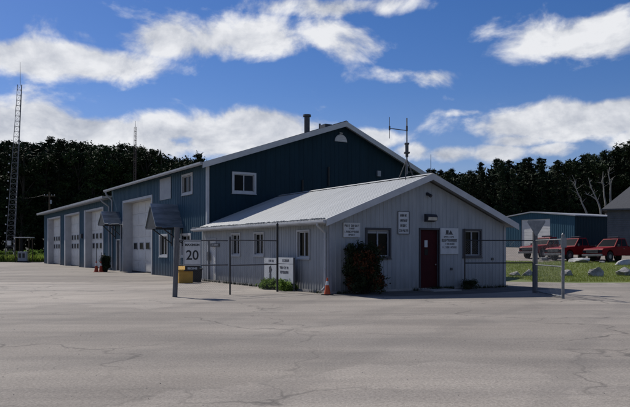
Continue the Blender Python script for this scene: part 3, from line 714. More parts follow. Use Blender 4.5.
# yellow grit bin
o=empty('grit_bin',(gx(184.3,33.2),33.2,0),R(24),'yellow grit bin with sloping lid standing near the blue wall behind the speed sign','bin')
m=MB(); m.prism([(-.36,.0),(-.40,.52),(-.36,.62),(.38,.78),(.42,.5),(.36,0)],lambda p,d:(d,p[0],p[1]),-.34,.34); m.build('body','yellow',o,bevel=.03)
m=MB(); m.prism([(-.43,.58),(-.41,.66),(.41,.84),(.44,.75)],lambda p,d:(d,p[0],p[1]),-.39,.39); ld=m.build('lid','yellow',o,bevel=.015)
m=MB(); m.box(-.12,.12,-.46,-.43,.58,.63); m.build('handle','black_paint',ld)
o=empty('waste_bin',(gx(194.5,34.2),34.2,0),R(30),'dark rubbish bin in the shade right of the yellow grit bin','bin')
m=MB(); m.prism([(-.26,0),(-.31,.62),(.31,.62),(.26,0)],lambda p,d:(p[0],d,p[1]),-.27,.27); m.build('body','black_paint',o,bevel=.02)
m=MB(); m.box(-.34,.34,-.32,.32,.62,.68); m.build('lid','black_paint',o,bevel=.015)

# ---------------------------------------------------------------- foliage tools
def leaf_verts(cent,n,spread,size,rs,flat=1.0,droop=0):
    """cent Kx3 -> triangles around each centre"""
    cent=np.asarray(cent); K=len(cent)
    c=np.repeat(cent,n,0)+rs.normal(size=(K*n,3))*np.array([spread,spread,spread*flat])
    N=len(c); a=rs.normal(size=(N,3)); a/=np.linalg.norm(a,axis=1)[:,None]
    b=rs.normal(size=(N,3)); b-=a*(a*b).sum(1)[:,None]; b/=np.linalg.norm(b,axis=1)[:,None]
    s=size*rs.uniform(.5,1.3,size=(N,1))
    v=np.stack([c-a*s*.6-b*s*.35,c+a*s*.9,c-a*s*.6+b*s*.4],1).reshape(-1,3)
    return v
def tri_obj(name,v,mat,parent=None):
    me=bpy.data.meshes.new(name); N=len(v)//3
    me.vertices.add(len(v)); me.vertices.foreach_set('co',v.astype(np.float32).ravel())
    me.loops.add(N*3); me.loops.foreach_set('vertex_index',np.arange(N*3,dtype=np.int32))
    me.polygons.add(N); me.polygons.foreach_set('loop_start',np.arange(0,N*3,3,dtype=np.int32)); me.polygons.foreach_set('loop_total',np.full(N,3,dtype=np.int32))
    me.update(); me.validate(); me.materials.append(M[mat])
    o=bpy.data.objects.new(name,me); COL.objects.link(o)
    if parent is not None: o.parent=parent
    return o
def make_tree(kind,seed,label,group):
    rs=np.random.RandomState(seed); r=random.Random(seed); H=18.0
    root=empty(kind,(0,0,-200),0,label,'tree',group)
    tr=MB(); bend=r.uniform(-.4,.4)
    tr.path([(0,0,-.5),(bend*.3,0,H*.35),(bend,.2,H*.7),(bend*.7,.1,H*.97)],[.26,.2,.12,.03],7)
    cents=[]
    if kind=='pine_tree':
        z=H*r.uniform(.12,.22)
        while z<H*.985:
            t=(z/H); R_=(3.4*(1-t)**.95+.10)*r.uniform(.65,1.2)
            if t<.3: R_*=.6+t
            nb=r.randint(4,6); a0=r.uniform(0,6.3)
            for k in range(nb):
                a=a0+k*6.28/nb+r.uniform(-.3,.3); L=R_*r.uniform(.6,1.2); dz=L*r.uniform(-.05,.28)
                p0=Vector((bend*t,.1,z)); p1=Vector((bend*t+L*math.cos(a),.1+L*math.sin(a),z+dz))
                tr.tube(p0,p1,.045*(1.2-t),.015,4,False)
                m_=max(2,int(L*2.2))
                for q in range(1,m_+1):
                    f=.25+.75*q/m_; pp=p0.lerp(p1,f); cents.append((pp.x+r.gauss(0,.12),pp.y+r.gauss(0,.12),pp.z+r.gauss(0,.1)+.1))
            z+=H*r.uniform(.028,.05)
        for q in range(5): cents.append((bend*.7,.1,H*(.93+.018*q)))
        v=leaf_verts(cents,20,.24,.25,rs,.5); mat='conifer'
    else:
        nc=r.randint(15,20)
        for k in range(nc):
            t=r.uniform(.25,.98); RR=3.1*math.sqrt(max(.05,1-((t-.55)/.50)**2)); a=r.uniform(0,6.3); q=r.uniform(.2,1)*RR
            c=Vector((q*math.cos(a),q*math.sin(a),t*H)); rad=r.uniform(.8,1.5)
            tr.path([(bend*.3,0,max(2,t*H-3.2)),tuple((Vector((bend*.3,0,t*H-2.8))+c)/2),tuple(c)],[.1,.07,.03],5)
            for j in range(22):
                d=Vector((r.gauss(0,1),r.gauss(0,1),r.gauss(0,1))).normalized()*rad*r.uniform(.55,1.05); cents.append((c.x+d.x,c.y+d.y,min(c.z+d.z*.9,H)))
        v=leaf_verts(cents,17,.26,.25,rs,.8); mat='broadleaf'
    tr.build('trunk','bark',root); tri_obj('crown',v,mat,root)
    return root
PL='dark green pine tree in the forest edge behind the buildings'; GL='pine trees of the dark forest edge'
BL='rounded dark broadleaf tree in the forest edge behind the buildings'; GB='broadleaf trees of the dark forest edge'
protos=[make_tree('pine_tree',s_,PL,GL) for s_ in (1,2,3,4)]+[make_tree('broadleaf_tree',s_,BL,GB) for s_ in (11,12,13)]
prof=[(-60,139),(0,140),(12,137),(30,141),(45,137),(62,141),(78,143),(95,150),(115,142),(135,147),(150,146),(165,153),(185,158),(200,152),(215,160),(240,168),(400,170),(415,174),(428,171),(445,168),(470,169),(490,161),(512,158),(530,157),(550,166),(562,160),(575,155),(590,153),(605,149),(618,147),(630,142),(690,140)]
def ptop(x):
    for (a,fa),(b,fb) in zip(prof,prof[1:]):
        if a<=x<=b: return fa+(fb-fa)*(x-a)/(b-a)
    return 145
rt=random.Random(21); used=set()
def place(i,X,Y,H,rz):
    o=protos[i] if i not in used else copy_tree(protos[i]); used.add(i)
    k=H/18.0; w=k*rt.uniform(.9,1.3)*(1.0 if H>13 else 1.1); o.location=(X,Y,g(X,Y)-.1); o.scale=(w,w,k); o.rotation_euler=(rt.uniform(-.02,.02),rt.uniform(-.02,.02),rz)
for row,(Yr,st,dy) in enumerate(((111,14,4),(118,13,0),(125,13,1))):
    x=-75+row*6
    while x<700:
        Y=Yr+rt.uniform(-2.5,2.5)
        if x>400: Y+=5
        xx=x+rt.uniform(-4,4); X=gx(xx,Y)
        if 225<x<395 and row!=1: x+=26; continue
        yt=ptop(xx)+rt.choice([-3,-1,0,1,3,5,8])+dy*rt.uniform(0,1.5)
        i=rt.choice([0,1,2,4,5,6,4,5,6]) if x<400 else rt.choice([0,1,2,3,3,2,1,0,5])
        gz=g(X,Y); H=zat(yt,Y)-gz
        place(i,X,Y,max(6,H),rt.uniform(0,6.3)); x+=st*rt.uniform(.75,1.2)
# continuous undergrowth and further wood behind the edge: uncountable
rs=np.random.RandomState(5)
cen=[]
for k in range(6500):
    x=rs.uniform(-90,710); Y=rs.uniform(113,130)+(4 if x>400 else 0); X=gx(x,Y); top=zat(ptop(x)+(8 if x<300 else 10),Y)
    cen.append((X,Y,g(X,Y)+rs.uniform(0,1)*(top-g(X,Y))))
v=leaf_verts(cen,9,.7,.75,rs,.8); tag(tri_obj('forest_undergrowth',v,'conifer'),kind='stuff')
tag(bpy.data.objects['forest_undergrowth'],'dense dark understorey filling the forest behind the buildings','woodland')

# dead pale trees on the right
def dead(label,lines,Y):
    P_=lambda px,py:(gx(560+px/4.07,Y),Y+rt.uniform(-.3,.3),zat(150+py/4.07,Y))
    o=empty('dead_tree',(0,0,0),0,label,'tree'); m=MB(); b0=None
    for li,ln in enumerate(lines):
        pts=[P_(*q) for q in ln]
        if li==0: 
            base=(pts[0][0]+.3,Y,g(pts[0][0],Y)-.2); pts=[base]+pts; b0=base
        n=len(pts); r0=.18 if li==0 else .085
        # jitter with midpoints
        fine=[pts[0]]
        for p,q in zip(pts,pts[1:]):
            fine.append(tuple((a+b)/2+rt.uniform(-.08,.08) for a,b in zip(p,q))); fine.append(q)
        rr_=[r0*(1-.8*k/(len(fine)-1)) for k in range(len(fine))]
        m.path(fine,rr_,6)
        for k in range(len(fine)//2,len(fine)-1):
            for s_ in range(2):
                p=Vector(fine[k]); d=Vector((rt.uniform(-1,1),rt.uniform(-.6,.6),rt.uniform(.2,1)))*rt.uniform(.5,1.3); m.tube(p,p+d,.035,.012,4)
    t=m.build('trunk','pale_bark',o); o.location=b0; t.location=tuple(-q for q in b0)
dead('leaning pale dead trunk with forked top above the warehouse roof, leftmost of four',[[(112,258),(92,215),(75,180),(60,140)],[(60,140),(45,125)],[(62,145),(68,118)]],103)
dead('curved pale dead trunk with one side branch above the warehouse roof, second from left',[[(165,262),(160,225),(150,195),(127,150),(118,112)],[(150,200),(125,185),(100,176)]],102)
dead('straight pale dead trunk just left of the grey shingled roof',[[(184,215),(180,150),(173,88)],[(180,140),(150,130)]],104)
dead('pale dead trunk with upward fork behind the grey shingled roof',[[(206,190),(207,145),(197,100),(200,70)],[(207,145),(218,110)]],103.5)

# shrubs
def shrub(name,label,xy,Rr,H,mats,seed,group=None,cat='shrub',leaf=.07,n=900,gz=0):
    rs=np.random.RandomState(seed); r=random.Random(seed)
    o=empty(name,(xy[0],xy[1],gz),0,label,cat,group)
    st=MB(); cc={k:[] for k in mats}
    for k in range(n//26):
        a=r.uniform(0,6.3); t=r.uniform(.15,1); q=Rr*math.sqrt(r.random())*(1-.55*abs(t-.45)**1.5)
        c=(q*math.cos(a),q*math.sin(a),H*t*(1-.12*(q/Rr)))
        st.path([(r.uniform(-.08,.08),r.uniform(-.08,.08),-.03),(c[0]*.5,c[1]*.5,c[2]*.45),c],[.02,.014,.006],4)
        mm=mats[1] if (len(mats)>1 and math.sin(a*2+t*6)>.35 and r.random()<.5) else mats[0]
        cc[mm]+= [(c[0]+r.gauss(0,.10*Rr),c[1]+r.gauss(0,.10*Rr),max(.03,c[2]+r.gauss(0,.09*H*.6))) for _ in range(7)]
    st.build('stems','bark',o)
    for k in mats:
        if cc[k]: tri_obj('leaves',leaf_verts(cc[k],11,.06*max(1,Rr),leaf,rs,1),k,o)
    return o
shrub('bush','tall dark bush with orange red leaves standing against the office front by the left window',(gx(364,25.0),25.0),.68,1.86,['bush_green','bush_red'],41,cat='bush',leaf=.075,n=4200)
shrub('bush','low dark weedy bush at the foot of the wall under the right office window',(gx(470,27.7),27.9),.35,.32,['bush_green'],42,cat='bush',leaf=.05,n=500)
shrub('bush','small green bush growing below the notice board with the emblem',(gx(270,28.0),28.0),.42,.42,['shrub'],43,cat='bush',leaf=.07,n=700)
shrub('bush','small green bush growing below the notice board with lettering',(gx(286,26.9),26.95),.40,.40,['shrub'],44,cat='bush',leaf=.07,n=700)
o=shrub('potted_shrub','dark potted shrub by the blue wall between the cones and the small canopy',(gx(105.3,49.2),49.2),.30,1.12,['bush_green'],45,cat='plant',leaf=.08,n=1300)
m=MB(); m.tube((0,0,0),(0,0,.38),.15,.21,14); m.build('pot','rubber',o)
# left verge
rs_=random.Random(31)
LV=['leafy green shrub at the far left edge of the lot, left of the lattice tower','bright green shrub between the lattice tower and the small open shelter','bushy shrub right of the small open shelter','low green shrub beside the far end of the garage wing','small rounded shrub just in front of the garage wing end','wide low shrub at the foot of the lattice tower']
for k,(x,Y,Rr,H) in enumerate(((2,88,1.6,1.9),(16,89,1.2,1.7),(33,88,1.3,2.0),(40,88.5,1.2,1.3),(37,87.3,.7,1.0),(9,87.5,1.5,1.2))):
    shrub('shrub',LV[k],(gx(x,Y),Y),Rr,H*.72,['shrub'],60+k,leaf=.16,n=1500,cat='shrub')
# grass
def grass(name,label,n,fx,mat,h):
    rs=np.random.RandomState(n); P_=np.array([fx(rs) for _ in range(n)]); a=rs.uniform(0,6.3,n); w=h*.09; hh=h*rs.uniform(.5,1.4,n)
    d=np.stack([np.cos(a)*w,np.sin(a)*w,np.zeros(n)],1); tip=np.stack([rs.normal(0,h*.3,n),rs.normal(0,h*.3,n),hh],1)
    v=np.stack([P_-d,P_+d,P_+tip],1).reshape(-1,3); tag(tri_obj(name,v,mat),label,'grass',kind='stuff')
def fr(rs):
    Y=34+24*rs.random_sample()**1.3; X=rs.uniform(11,36); return (X,Y,g(X,Y)-.01)
grass('grass','short bright green grass with boulders between the driveway and the gravel yard',70000,fr,'grass',.11)
def fl(rs):
    Y=rs.uniform(86,93); X=gx(rs.uniform(-40,46),Y); return (X,Y,-.02)
grass('tall_grass','tall pale green grass along the far left edge of the lot',16000,fl,'tall_grass',.8)

# wall-foot weeds and loose grit: uncountable
def fw_(rs):
    u=rs.uniform(.2,8.9) if rs.rand()<.6 else None
    p=W(u,-.12-abs(rs.normal(0,.10))) if u is not None else W(-.10-abs(rs.normal(0,.10)),rs.uniform(.3,12))
    if math.sin(p.x*3.1)+math.sin(p.x*1.3+p.y)<-.1: p=W(rs.uniform(4.8,6.0) if u else 0,-.12) if u else W(-.12,rs.uniform(2.6,5.4))
    return (p.x,p.y,0)
grass('weeds','low weeds growing along the foot of the office walls',1700,fw_,'bush_green',.13)
rs=np.random.RandomState(77); pv=[]; 
for k in range(5000):
    Y=5+32*rs.rand()**.8; X=rs.uniform(-.62,.62)*Y
    if k%3==0: u=rs.uniform(-.8,10); q=W(u,-.15-abs(rs.normal(0,.5))); X,Y=q.x,q.y
    if k%7==0: X=rs.uniform(10,32); Y=33.2-abs(rs.normal(0,.5))
    sz=rs.uniform(.003,.012); c=np.array([X,Y,.004+sz*.4]); t=rs.normal(size=(4,3)); t/=np.linalg.norm(t,axis=1)[:,None]; t=c+t*sz*np.array([1,1,.6])
    for f in ((0,1,2),(0,2,3),(0,3,1),(1,3,2)): pv+=[t[i] for i in f]
tag(tri_obj('loose_grit',np.array(pv),'concrete'),'loose stones and grit scattered over the lot','gravel',kind='stuff')
# boulders
def boulder(label,x,yb,w,h,mat='rock',flat=False,seed=0,name='boulder',Y=None):
    Y=Y or 40
    if Y is None: pass
    Y=35.0
    while Y<64 and EYE-(yb-HZ)/F*Y>g(gx(x,Y),Y): Y+=.1
    X=gx(x,Y); wm=w/F*Y; hm=h/F*Y
    bm=bmesh.new(); bmesh.ops.create_icosphere(bm,subdivisions=4,radius=1); r=random.Random(seed)
    pl=[(Vector((r.gauss(0,1),r.gauss(0,1),r.gauss(0,.8)+.3)).normalized(),r.uniform(.42,.85)) for _ in range(16)]
    for v in bm.verts:
        for n_,d in pl:
            e=v.co.dot(n_)-d
            if e>0: v.co-=n_*e*.92
        v.co+=Vector((math.sin(v.co.y*7+seed),math.sin(v.co.z*6+seed*2),math.sin(v.co.x*8)))*.03+Vector((math.sin(v.co.z*23+seed),math.sin(v.co.x*19),math.sin(v.co.y*27+v.co.x*15)))*.016
        v.co=Vector((v.co.x*wm*.56,v.co.y*wm*.42,(v.co.z+.35)*hm*.80))
    me=bpy.data.meshes.new(name); bm.to_mesh(me); bm.free(); me.materials.append(M[mat]); o=bpy.data.objects.new(name,me); COL.objects.link(o)
    o.location=(X,Y,g(X,Y)); o.rotation_euler=(0,0 if not flat else R(-5),r.uniform(-.5,.5) if not flat else 0)
    tag(o,label,'boulder')
boulder('pointed grey boulder on the grass right of the slim pale post',596,276.5,19,9.5,seed=3)
boulder('grey boulder on the grass at the right edge of the photo',624,275.5,26,9.5,seed=4)
boulder('dark boulder on the grass just behind the slim pale post',567,276,16,8,seed=5)
boulder('low brown boulder on the grass left of the thick timber post, nearer the office',515,276,14,5.5,seed=6)
boulder('low boulder on the grass immediately left of the thick timber post',528,276,13,6.5,seed=7)
boulder('broad pale flat boulder lying in front of the middle red pickup',580,262.5,27,6,'rock_flat',True,seed=8,name='flat_boulder')
boulder('pale flat boulder lying in front of the right red pickup',624,265,22,8,'rock_flat',True,seed=9,name='flat_boulder')
boulder('small grey stone on the gravel below the left red pickup',545,260.5,12,4,seed=10)
boulder('small stone half in the grass between the flat boulders',602,263,9,2.5,seed=12)

# ================================================================ PICKUPS
def pickup():
    root=empty('pickup_truck',(0,0,0),0)
    Wd=.97
    def arch(cx,r=.44,n=8): return [(cx+r*math.cos(math.pi-math.pi*k/n),.46+r*math.sin(math.pi-math.pi*k/n)) for k in range(n+1)]
    # side profile, x forward
    prof=[(-2.68,.62),(-2.70,1.12),(-.62,1.14),(1.15,1.12),(2.45,1.02),(2.66,.90),(2.70,.52),(2.15,.46)]
    prof2=[(-2.68,.52)]+arch(-1.62)[0:]+arch(1.70)[0:]+[(2.66,.46),(2.70,.86),(2.52,1.03),(1.18,1.13),(-.60,1.15),(-2.70,1.15)]
    m=MB(); m.prism(prof2,lambda p,d:(p[0],d,p[1]),-Wd,Wd); m.build('body','red_paint',root,bevel=.035)
    # cab greenhouse
    m=MB(); lo=[(1.05,1.14),(-.66,1.15)]; A=[( 1.10,-Wd+.04,1.13),(-.66,-Wd+.04,1.14),(-.66,Wd-.04,1.14),(1.10,Wd-.04,1.13)]
    T=[(.38,-.74,1.80),(-.50,-.74,1.82),(-.50,.74,1.82),(.38,.74,1.80)]
    for k in range(4): m.poly(A[k],A[(k+1)%4],T[(k+1)%4],T[k])
    m.poly(*T); m.poly(*A); m.build('cab','red_paint',root,bevel=.03)
    def pane(q,u0,u1,v0,v1,off,name):
        a,b,c,d=[Vector(x) for x in q]; f=lambda u,v:(a.lerp(b,u)).lerp(d.lerp(c,u),v)
        n=(b-a).cross(d-a).normalized()*off
        mm=MB(); mm.poly(f(u0,v0)+n,f(u1,v0)+n,f(u1,v1)+n,f(u0,v1)+n); mm.build(name,'glass',root)
    for k,nm in ((3,'windscreen'),(0,'side_window'),(2,'side_window'),(1,'rear_window')):
        q=(A[k],A[(k+1)%4],T[(k+1)%4],T[k])
        c=sum((Vector(x) for x in q),Vector())/4; n=(Vector(q[1])-Vector(q[0])).cross(Vector(q[3])-Vector(q[0])).normalized()
        s_=1 if n.dot(c-Vector((.1,0,1.4)))>0 else -1
        if nm=='side_window':
            pane(q,.08,.47,.10,.88,.006*s_,nm); pane(q,.53,.94,.10,.88,.006*s_,nm)
        else: pane(q,.06,.94,.10,.90,.006*s_,nm)
    # bed interior
    m=MB(); m.box(-2.60,-.72,-.85,.85,1.152,1.158); m.build('bed','black_paint',root)
    m=MB(); m.box(-2.7,-.66,-Wd-.004,-Wd+.07,1.16,1.22); m.box(-2.7,-.66,Wd-.07,Wd+.004,1.16,1.22); m.build('bed_rail','black_paint',root)
    # front
    m=MB(); m.box(2.66,2.73,-.60,.60,.66,.93); gr=m.build('grille','black_paint',root)
    m=MB(); 
    for z in (.72,.80,.88): m.box(2.731,2.745,-.58,.58,z-.012,z+.012)
    m.build('grille_bar','chrome',gr)
    m=MB(); m.box(2.62,2.84,-.96,.96,.42,.60); m.build('bumper','chrome',root,bevel=.02)
    m=MB(); m.box(-2.84,-2.70,-.92,.92,.45,.62); m.build('bumper','chrome',root,bevel=.02)
    for s_ in (-1,1):
        m=MB(); m.box(2.64,2.72,s_*.80-.15,s_*.80+.15,.70,.90); m.build('headlight','glass_light',root,bevel=.015)
        m=MB(); m.box(-2.73,-2.69,s_*.88-.07,s_*.88+.07,.75,1.08); m.build('tail_light','red_paint',root)
        m=MB(); m.box(.75,.87,s_*(Wd+.14)-.08,s_*(Wd+.14)+.08,1.15,1.33); m.build('mirror','black_paint',root,bevel=.01)
        m=MB(); m.box(-.1,.05,s_*(Wd+.004)-.012,s_*(Wd+.004)+.012,.98,1.01); m.build('handle','chrome',root)
        for cx in (-1.62,1.70):
            m=MB(); m.tube((cx,s_*(Wd-.24),.39),(cx,s_*(Wd-.01),.39),.39,.39,20); wl=m.build('wheel','rubber',root)
            m=MB(); m.tube((cx,s_*(Wd-.03),.39),(cx,s_*(Wd-.002),.39),.21,.16,14); m.build('rim','chrome',wl)
    m=MB(); m.box(-.15,.1,-.5,.5,1.86,1.96); m.tube((-.02,-.3,1.80),(-.02,-.3,1.87),.03,.03,6); m.tube((-.02,.3,1.80),(-.02,.3,1.87),.03,.03,6); m.build('light_bar','dark_frame',root,bevel=.02)
    return root
pk=pickup()
LT=['leftmost red pickup truck, pale windscreen, parked in front of the white warehouse door','middle red pickup truck behind the broad flat boulder','rightmost red pickup truck parked below the grey sided house']
for k,(x,Y,hd) in enumerate(((547,64,R(212)),(576,60,R(206)),(614,58,R(209)))):
    o=pk if k==0 else copy_tree(pk)
    X=gx(x,Y); o.location=(X,Y,g(X,Y)-.02); o.rotation_euler=(R(1.0),0,hd); o.scale=(1,1,1.08); tag(o,LT[k],'pickup truck','red pickup trucks parked in a row on the gravel')

# ================================================================ WAREHOUSE + HOUSE
wc=(gx(575,85),85)
wh=empty('warehouse',(wc[0],wc[1],1.45),TH,'low teal metal warehouse with big white door behind the red pickups','building')
PW=SIDE(0); a,b=3.84,8.7; gz=1.45
ze=zat(216,85)-gz; zr=zat(212.6,90.8)-gz
wtop=lambda s:ze+(zr-ze)*(s/6.8) if s<6.8 else zr-(zr-ze)*(s-6.8)/6.8
wall(wh,PW,0,13.6,-.6,wtop,[(a,b,.3,zat(219.5,91)-gz,.2)],rib=.3,brk=(6.8,),mat='teal_siding')
wall(wh,FRONT(0),0,13,-.6,lambda s:ze,(),rib=.3,mat='navy_siding')  # same teal building; this face's shade is put into a darker siding colour
wall(wh,FAR(13),0,13.6,-.6,wtop,(),rib=.4,brk=(6.8,),mat='teal_siding'); wall(wh,BACK(13.6),0,13,-.6,lambda s:ze,(),rib=.4,mat='teal_siding')
m=MB(); zt=zat(219.5,91)-gz
bx(m,PW,a,b,.0,zt,-.16,-.12)
for k in range(9): bx(m,PW,a+.05,b-.05,.3+k*(zt-.3)/9+.015,.3+(k+1)*(zt-.3)/9-.015,-.119,-.10)
m.build('garage_door','door_white',wh)
m=MB(); 
for (s0,s1) in ((0,6.8),(6.8,13.6)):
    z0_,z1_=wtop(s0),wtop(s1)
    for (x0,x1) in ((-.3,13.3),):
        s0_=s0-.3 if s0==0 else s0; s1_=s1+.3 if s1==13.6 else s1
        m.poly((x0,s0_,z0_+.14),(x1,s0_,z0_+.14),(x1,s1_,z1_+.14),(x0,s1_,z1_+.14)); m.poly((x0,s0_,z0_),(x1,s0_,z0_),(x1,s1_,z1_),(x0,s1_,z1_))
        m.poly((x0,s0_,z0_),(x0,s1_,z1_),(x0,s1_,z1_+.14),(x0,s0_,z0_+.14)); m.poly((x0,s0_,z0_),(x1,s0_,z0_),(x1,s0_,z0_+.14),(x0,s0_,z0_+.14)); m.poly((x0,s1_,z1_),(x1,s1_,z1_),(x1,s1_,z1_+.14),(x0,s1_,z1_+.14))
m.build('roof','trim_grey',wh)
hx=gx(607.5,72)
hs=empty('grey_house',(hx,72,g(hx,72)),R(8),'grey sided house with grey hipped shingle roof at the right edge of the photo','house')
hs.rotation_euler.z=R(-25)
ez=zat(208.5,72)-g(hx,72); HW,HD=17.0,9.0
m=MB(); z=0
m.box(0,HW,0,HD,-.3,ez)
while z<ez-.2:
    m.prism([(0,z),(-.035,z),(-.004,z+.21),(0,z+.21)],lambda p,d:(d,p[0]-.001,p[1]),0,HW)
    m.prism([(0,z),(-.035,z),(-.004,z+.21),(0,z+.21)],lambda p,d:(p[0]-.001,d,p[1]),0,HD); z+=.22
m.build('wall','house_siding',hs)
o_=.55; zt=zat(187,76.5)-g(hx,72); m=MB(); A=[(-o_,-o_,ez-.08),(HW+o_,-o_,ez-.08),(HW+o_,HD+o_,ez-.08),(-o_,HD+o_,ez-.08)]; B=[(2.2,HD/2,zt),(HW-2.2,HD/2,zt)]
m.poly(A[0],A[1],B[1],B[0]); m.poly(A[2],A[3],B[0],B[1]); m.poly(A[3],A[0],B[0]); m.poly(A[1],A[2],B[1]); m.poly(*A)
m.build('roof','shingle',hs)
m=MB(); m.box(-o_,HW+o_,-o_-.03,-o_-.002,ez-.22,ez-.06); m.box(-o_-.03,-o_-.002,-o_,HD+o_,ez-.22,ez-.06); m.build('fascia','galv_dark',hs)
window(hs,lambda s,z,d=0:(s,-.04-d,z),3,4.3,2.2,3.6)

# ================================================================ TOWERS AND ANTENNAS
def lattice(root,p0,p1,w0,w1,n,legr,rr_,mat,mat2):
    p0=Vector(p0);p1=Vector(p1)
    C=lambda t,k:p0.lerp(p1,t)+Vector((math.cos(R(90+120*k)),math.sin(R(90+120*k)),0))*(w0+(w1-w0)*t)*.577
    for k in range(3):
        m=MB(); m.tube(C(0,k),C(1,k),legr,legr*.8,6); m.build('leg',mat,root)
    m=MB()
    for i in range(n):
        t0,t1=i/n,(i+1)/n
        for k in range(3):
            m.tube(C(t0,k),C(t0,(k+1)%3),rr_,None,4,False); m.tube(C(t0,k),C(t1,(k+1)%3),rr_*.55,None,4,False)
    m.build('bracing',mat2,root)
Yt=87
tw=empty('lattice_tower',(gx(10.5,Yt),Yt,0),0,'tall slender steel lattice radio tower at the far left in front of the forest','tower')
lattice(tw,(0,0,0),(1.25,0,22.6),1.15,.55,34,.045,.024,'tower_steel','tower_steel')
m=MB(); m.box(-.1,.35,-.75,-.55,2.1,2.7); m.build('equipment_box','sign_grey',tw)
for k in range(12):
    m=MB(); z=2.5+k*1.1; m.box(-.62+.055*z-.06,-.62+.055*z+.06,-.62,-.5,z,z+.16)
    m.build('cable_clamp','sign_grey',tw)
m=MB(); m.tube((1.25,0,22.5),(1.25,0,25.5),.03,.015,6); m.build('whip_antenna','tower_steel',tw)
Ym=92
ms=empty('lattice_mast',(gx(134,Ym),Ym,0),0,'thin distant red and grey lattice mast rising behind the blue garage roof','tower')
lattice(ms,(0,0,0),(.2,0,zat(127,Ym)),.42,.30,30,.028,.024,'mast_red','mast_red')
m=MB(); m.tube((.2,0,zat(127.5,Ym)),(.2,0,zat(121,Ym)),.03,.02,6); m.build('whip_antenna','tower_steel',ms)
Yp=90
up=empty('utility_pole',(gx(49.5,Yp),Yp,0),0,'dark wooden utility pole with crossarm behind the garage wing','utility pole')
m=MB(); m.tube((0,0,-.2),(0,0,zat(192,Yp)),.15,.10,10); m.build('shaft','wood_brown',up)
m=MB(); m.box(-.75,.75,-.06,.06,zat(196,Yp)-.06,zat(196,Yp)+.06); ca=m.build('crossarm','wood_brown',up)
for s_ in (-.65,-.3,.3,.65):
    m=MB(); z=zat(196,Yp); m.tube((s_,0,z+.06),(s_,0,z+.2),.05,.04,8); m.build('insulator','sign_grey',ca)
m=MB(); m.tube((.22,-.1,zat(204,Yp)),(.22,-.1,zat(200,Yp)),.13,.13,10); m.build('transformer','trim_grey',up)
m=MB(); p=Vector((-.65,0,zat(196,Yp)+.2)); q=Vector((gx(12,Yt)-gx(49.5,Yp)+.4,Yt-Yp,zat(197,Yt)))
pv=p
for k in range(1,13):
    t=k/12; n_=p.lerp(q,t)-Vector((0,0,.7*4*t*(1-t)*.4)); m.tube(pv,n_,.012,None,4,False); pv=n_
tag(m.build('overhead_wire','black_paint'),'thin overhead wire from the utility pole to the lattice tower','wire').location=up.location

# open shelter beside the tower
Yh=85
sh=empty('shelter',(gx(24,Yh),Yh,0),0,'small open shelter with thin pale flat roof beside the lattice tower','shelter')
zr_=zat(237.5,Yh)
m=MB(); m.box(-1.05,1.0,-.6,.8,zr_-.05,zr_+.05); m.build('roof','sign_grey',sh,bevel=.01)
for (a,b) in ((-.85,-.45),(.8,-.45),(-.85,.65),(.8,.65)):
    m=MB(); m.tube((a,b,0),(a,b,zr_-.05),.05,.05,8); m.build('post','wood_brown',sh)
o=empty('generator',(gx(23,Yh),Yh,0),R(10),'grey generator cabinet with dark vents under the small open shelter','generator')
m=MB(); m.box(-.55,.5,-.35,.35,.15,1.35); m.build('cabinet','trim_grey',o,bevel=.04)
for s_ in (-.3,.15):
    m=MB(); m.box(s_-.14,s_+.14,-.37,-.352,.55,1.1); m.build('vent','black_paint',o)
m=MB(); m.box(-.6,.55,-.4,.4,.0,.15); m.build('base','dark',o)

# roof antenna on tripod over the office ridge
va=1.22; ub=UC; base=W(ub,va,ZR+.2)
zb=ZR+.2
ra=empty('roof_antenna',base,0,'tall aerial mast with side dipole on a tripod on the office roof ridge','antenna')
Yr=base.y; f=Yr/F
Zr=lambda y:zat(y,Yr)-zb
m=MB()
for (dx,dz0) in (((-.12,-.45,0),0),((.35,.1,0),0),((-.30,.35,0),0)):
    q=Vector(dx); uloc=(q.x*CU+q.y*SU); drop=-abs(uloc)*(ZR+.3-ZE)/UC
    m.tube((q.x,q.y,drop),(0,0,Zr(159)),.022,None,6)
m.tube((-.1,-.35,.2),(.28,.1,.25),.012,None,5); m.build('tripod','galv_dark',ra)
m=MB(); m.tube((0,0,.15),(0,0,Zr(118)),.035,.028,8); m.build('mast','galv',ra)
m=MB(); m.box(-.09,.09,-.09,.09,Zr(144.5),Zr(143)); m.box(-.11,.11,-.11,.11,Zr(153.5),Zr(152)); m.tube((-.05,0,Zr(153)),(-.05,0,Zr(143.5)),.02,None,6); m.tube((.05,0,Zr(153)),(.05,0,Zr(143.5)),.02,None,6); m.tube((.0,0,Zr(157)),(0,0,Zr(147)),.06,.06,8); m.build('clamp','galv_dark',ra)
m=MB(); m.tube((0,0,Zr(130.5)),(-17.3*f,0,Zr(128.3)),.018,None,6); m.tube((0,0,Zr(126)),(-.0,0,Zr(131)),.04,None,6); m.build('crossarm','galv_dark',ra)
m=MB(); m.tube((-17.3*f,0,Zr(138.5)),(-17.3*f,0,Zr(117)),.015,None,6); m.tube((-17.3*f,0,Zr(130)),(-17.3*f,0,Zr(126)),.035,None,6); m.build('dipole','galv_dark',ra)
o=empty('whip_antenna',W(UC,-.2,ZR+.22),0,'short thin whip antenna at the front peak of the office roof','antenna')
m=MB(); m.tube((.06,0,0),(.06,0,.78),.014,.008,6); m.build('whip','black_paint',o); m=MB(); m.tube((.06,0,-.12),(.06,0,.12),.04,.03,8); m.build('base','black_paint',o)

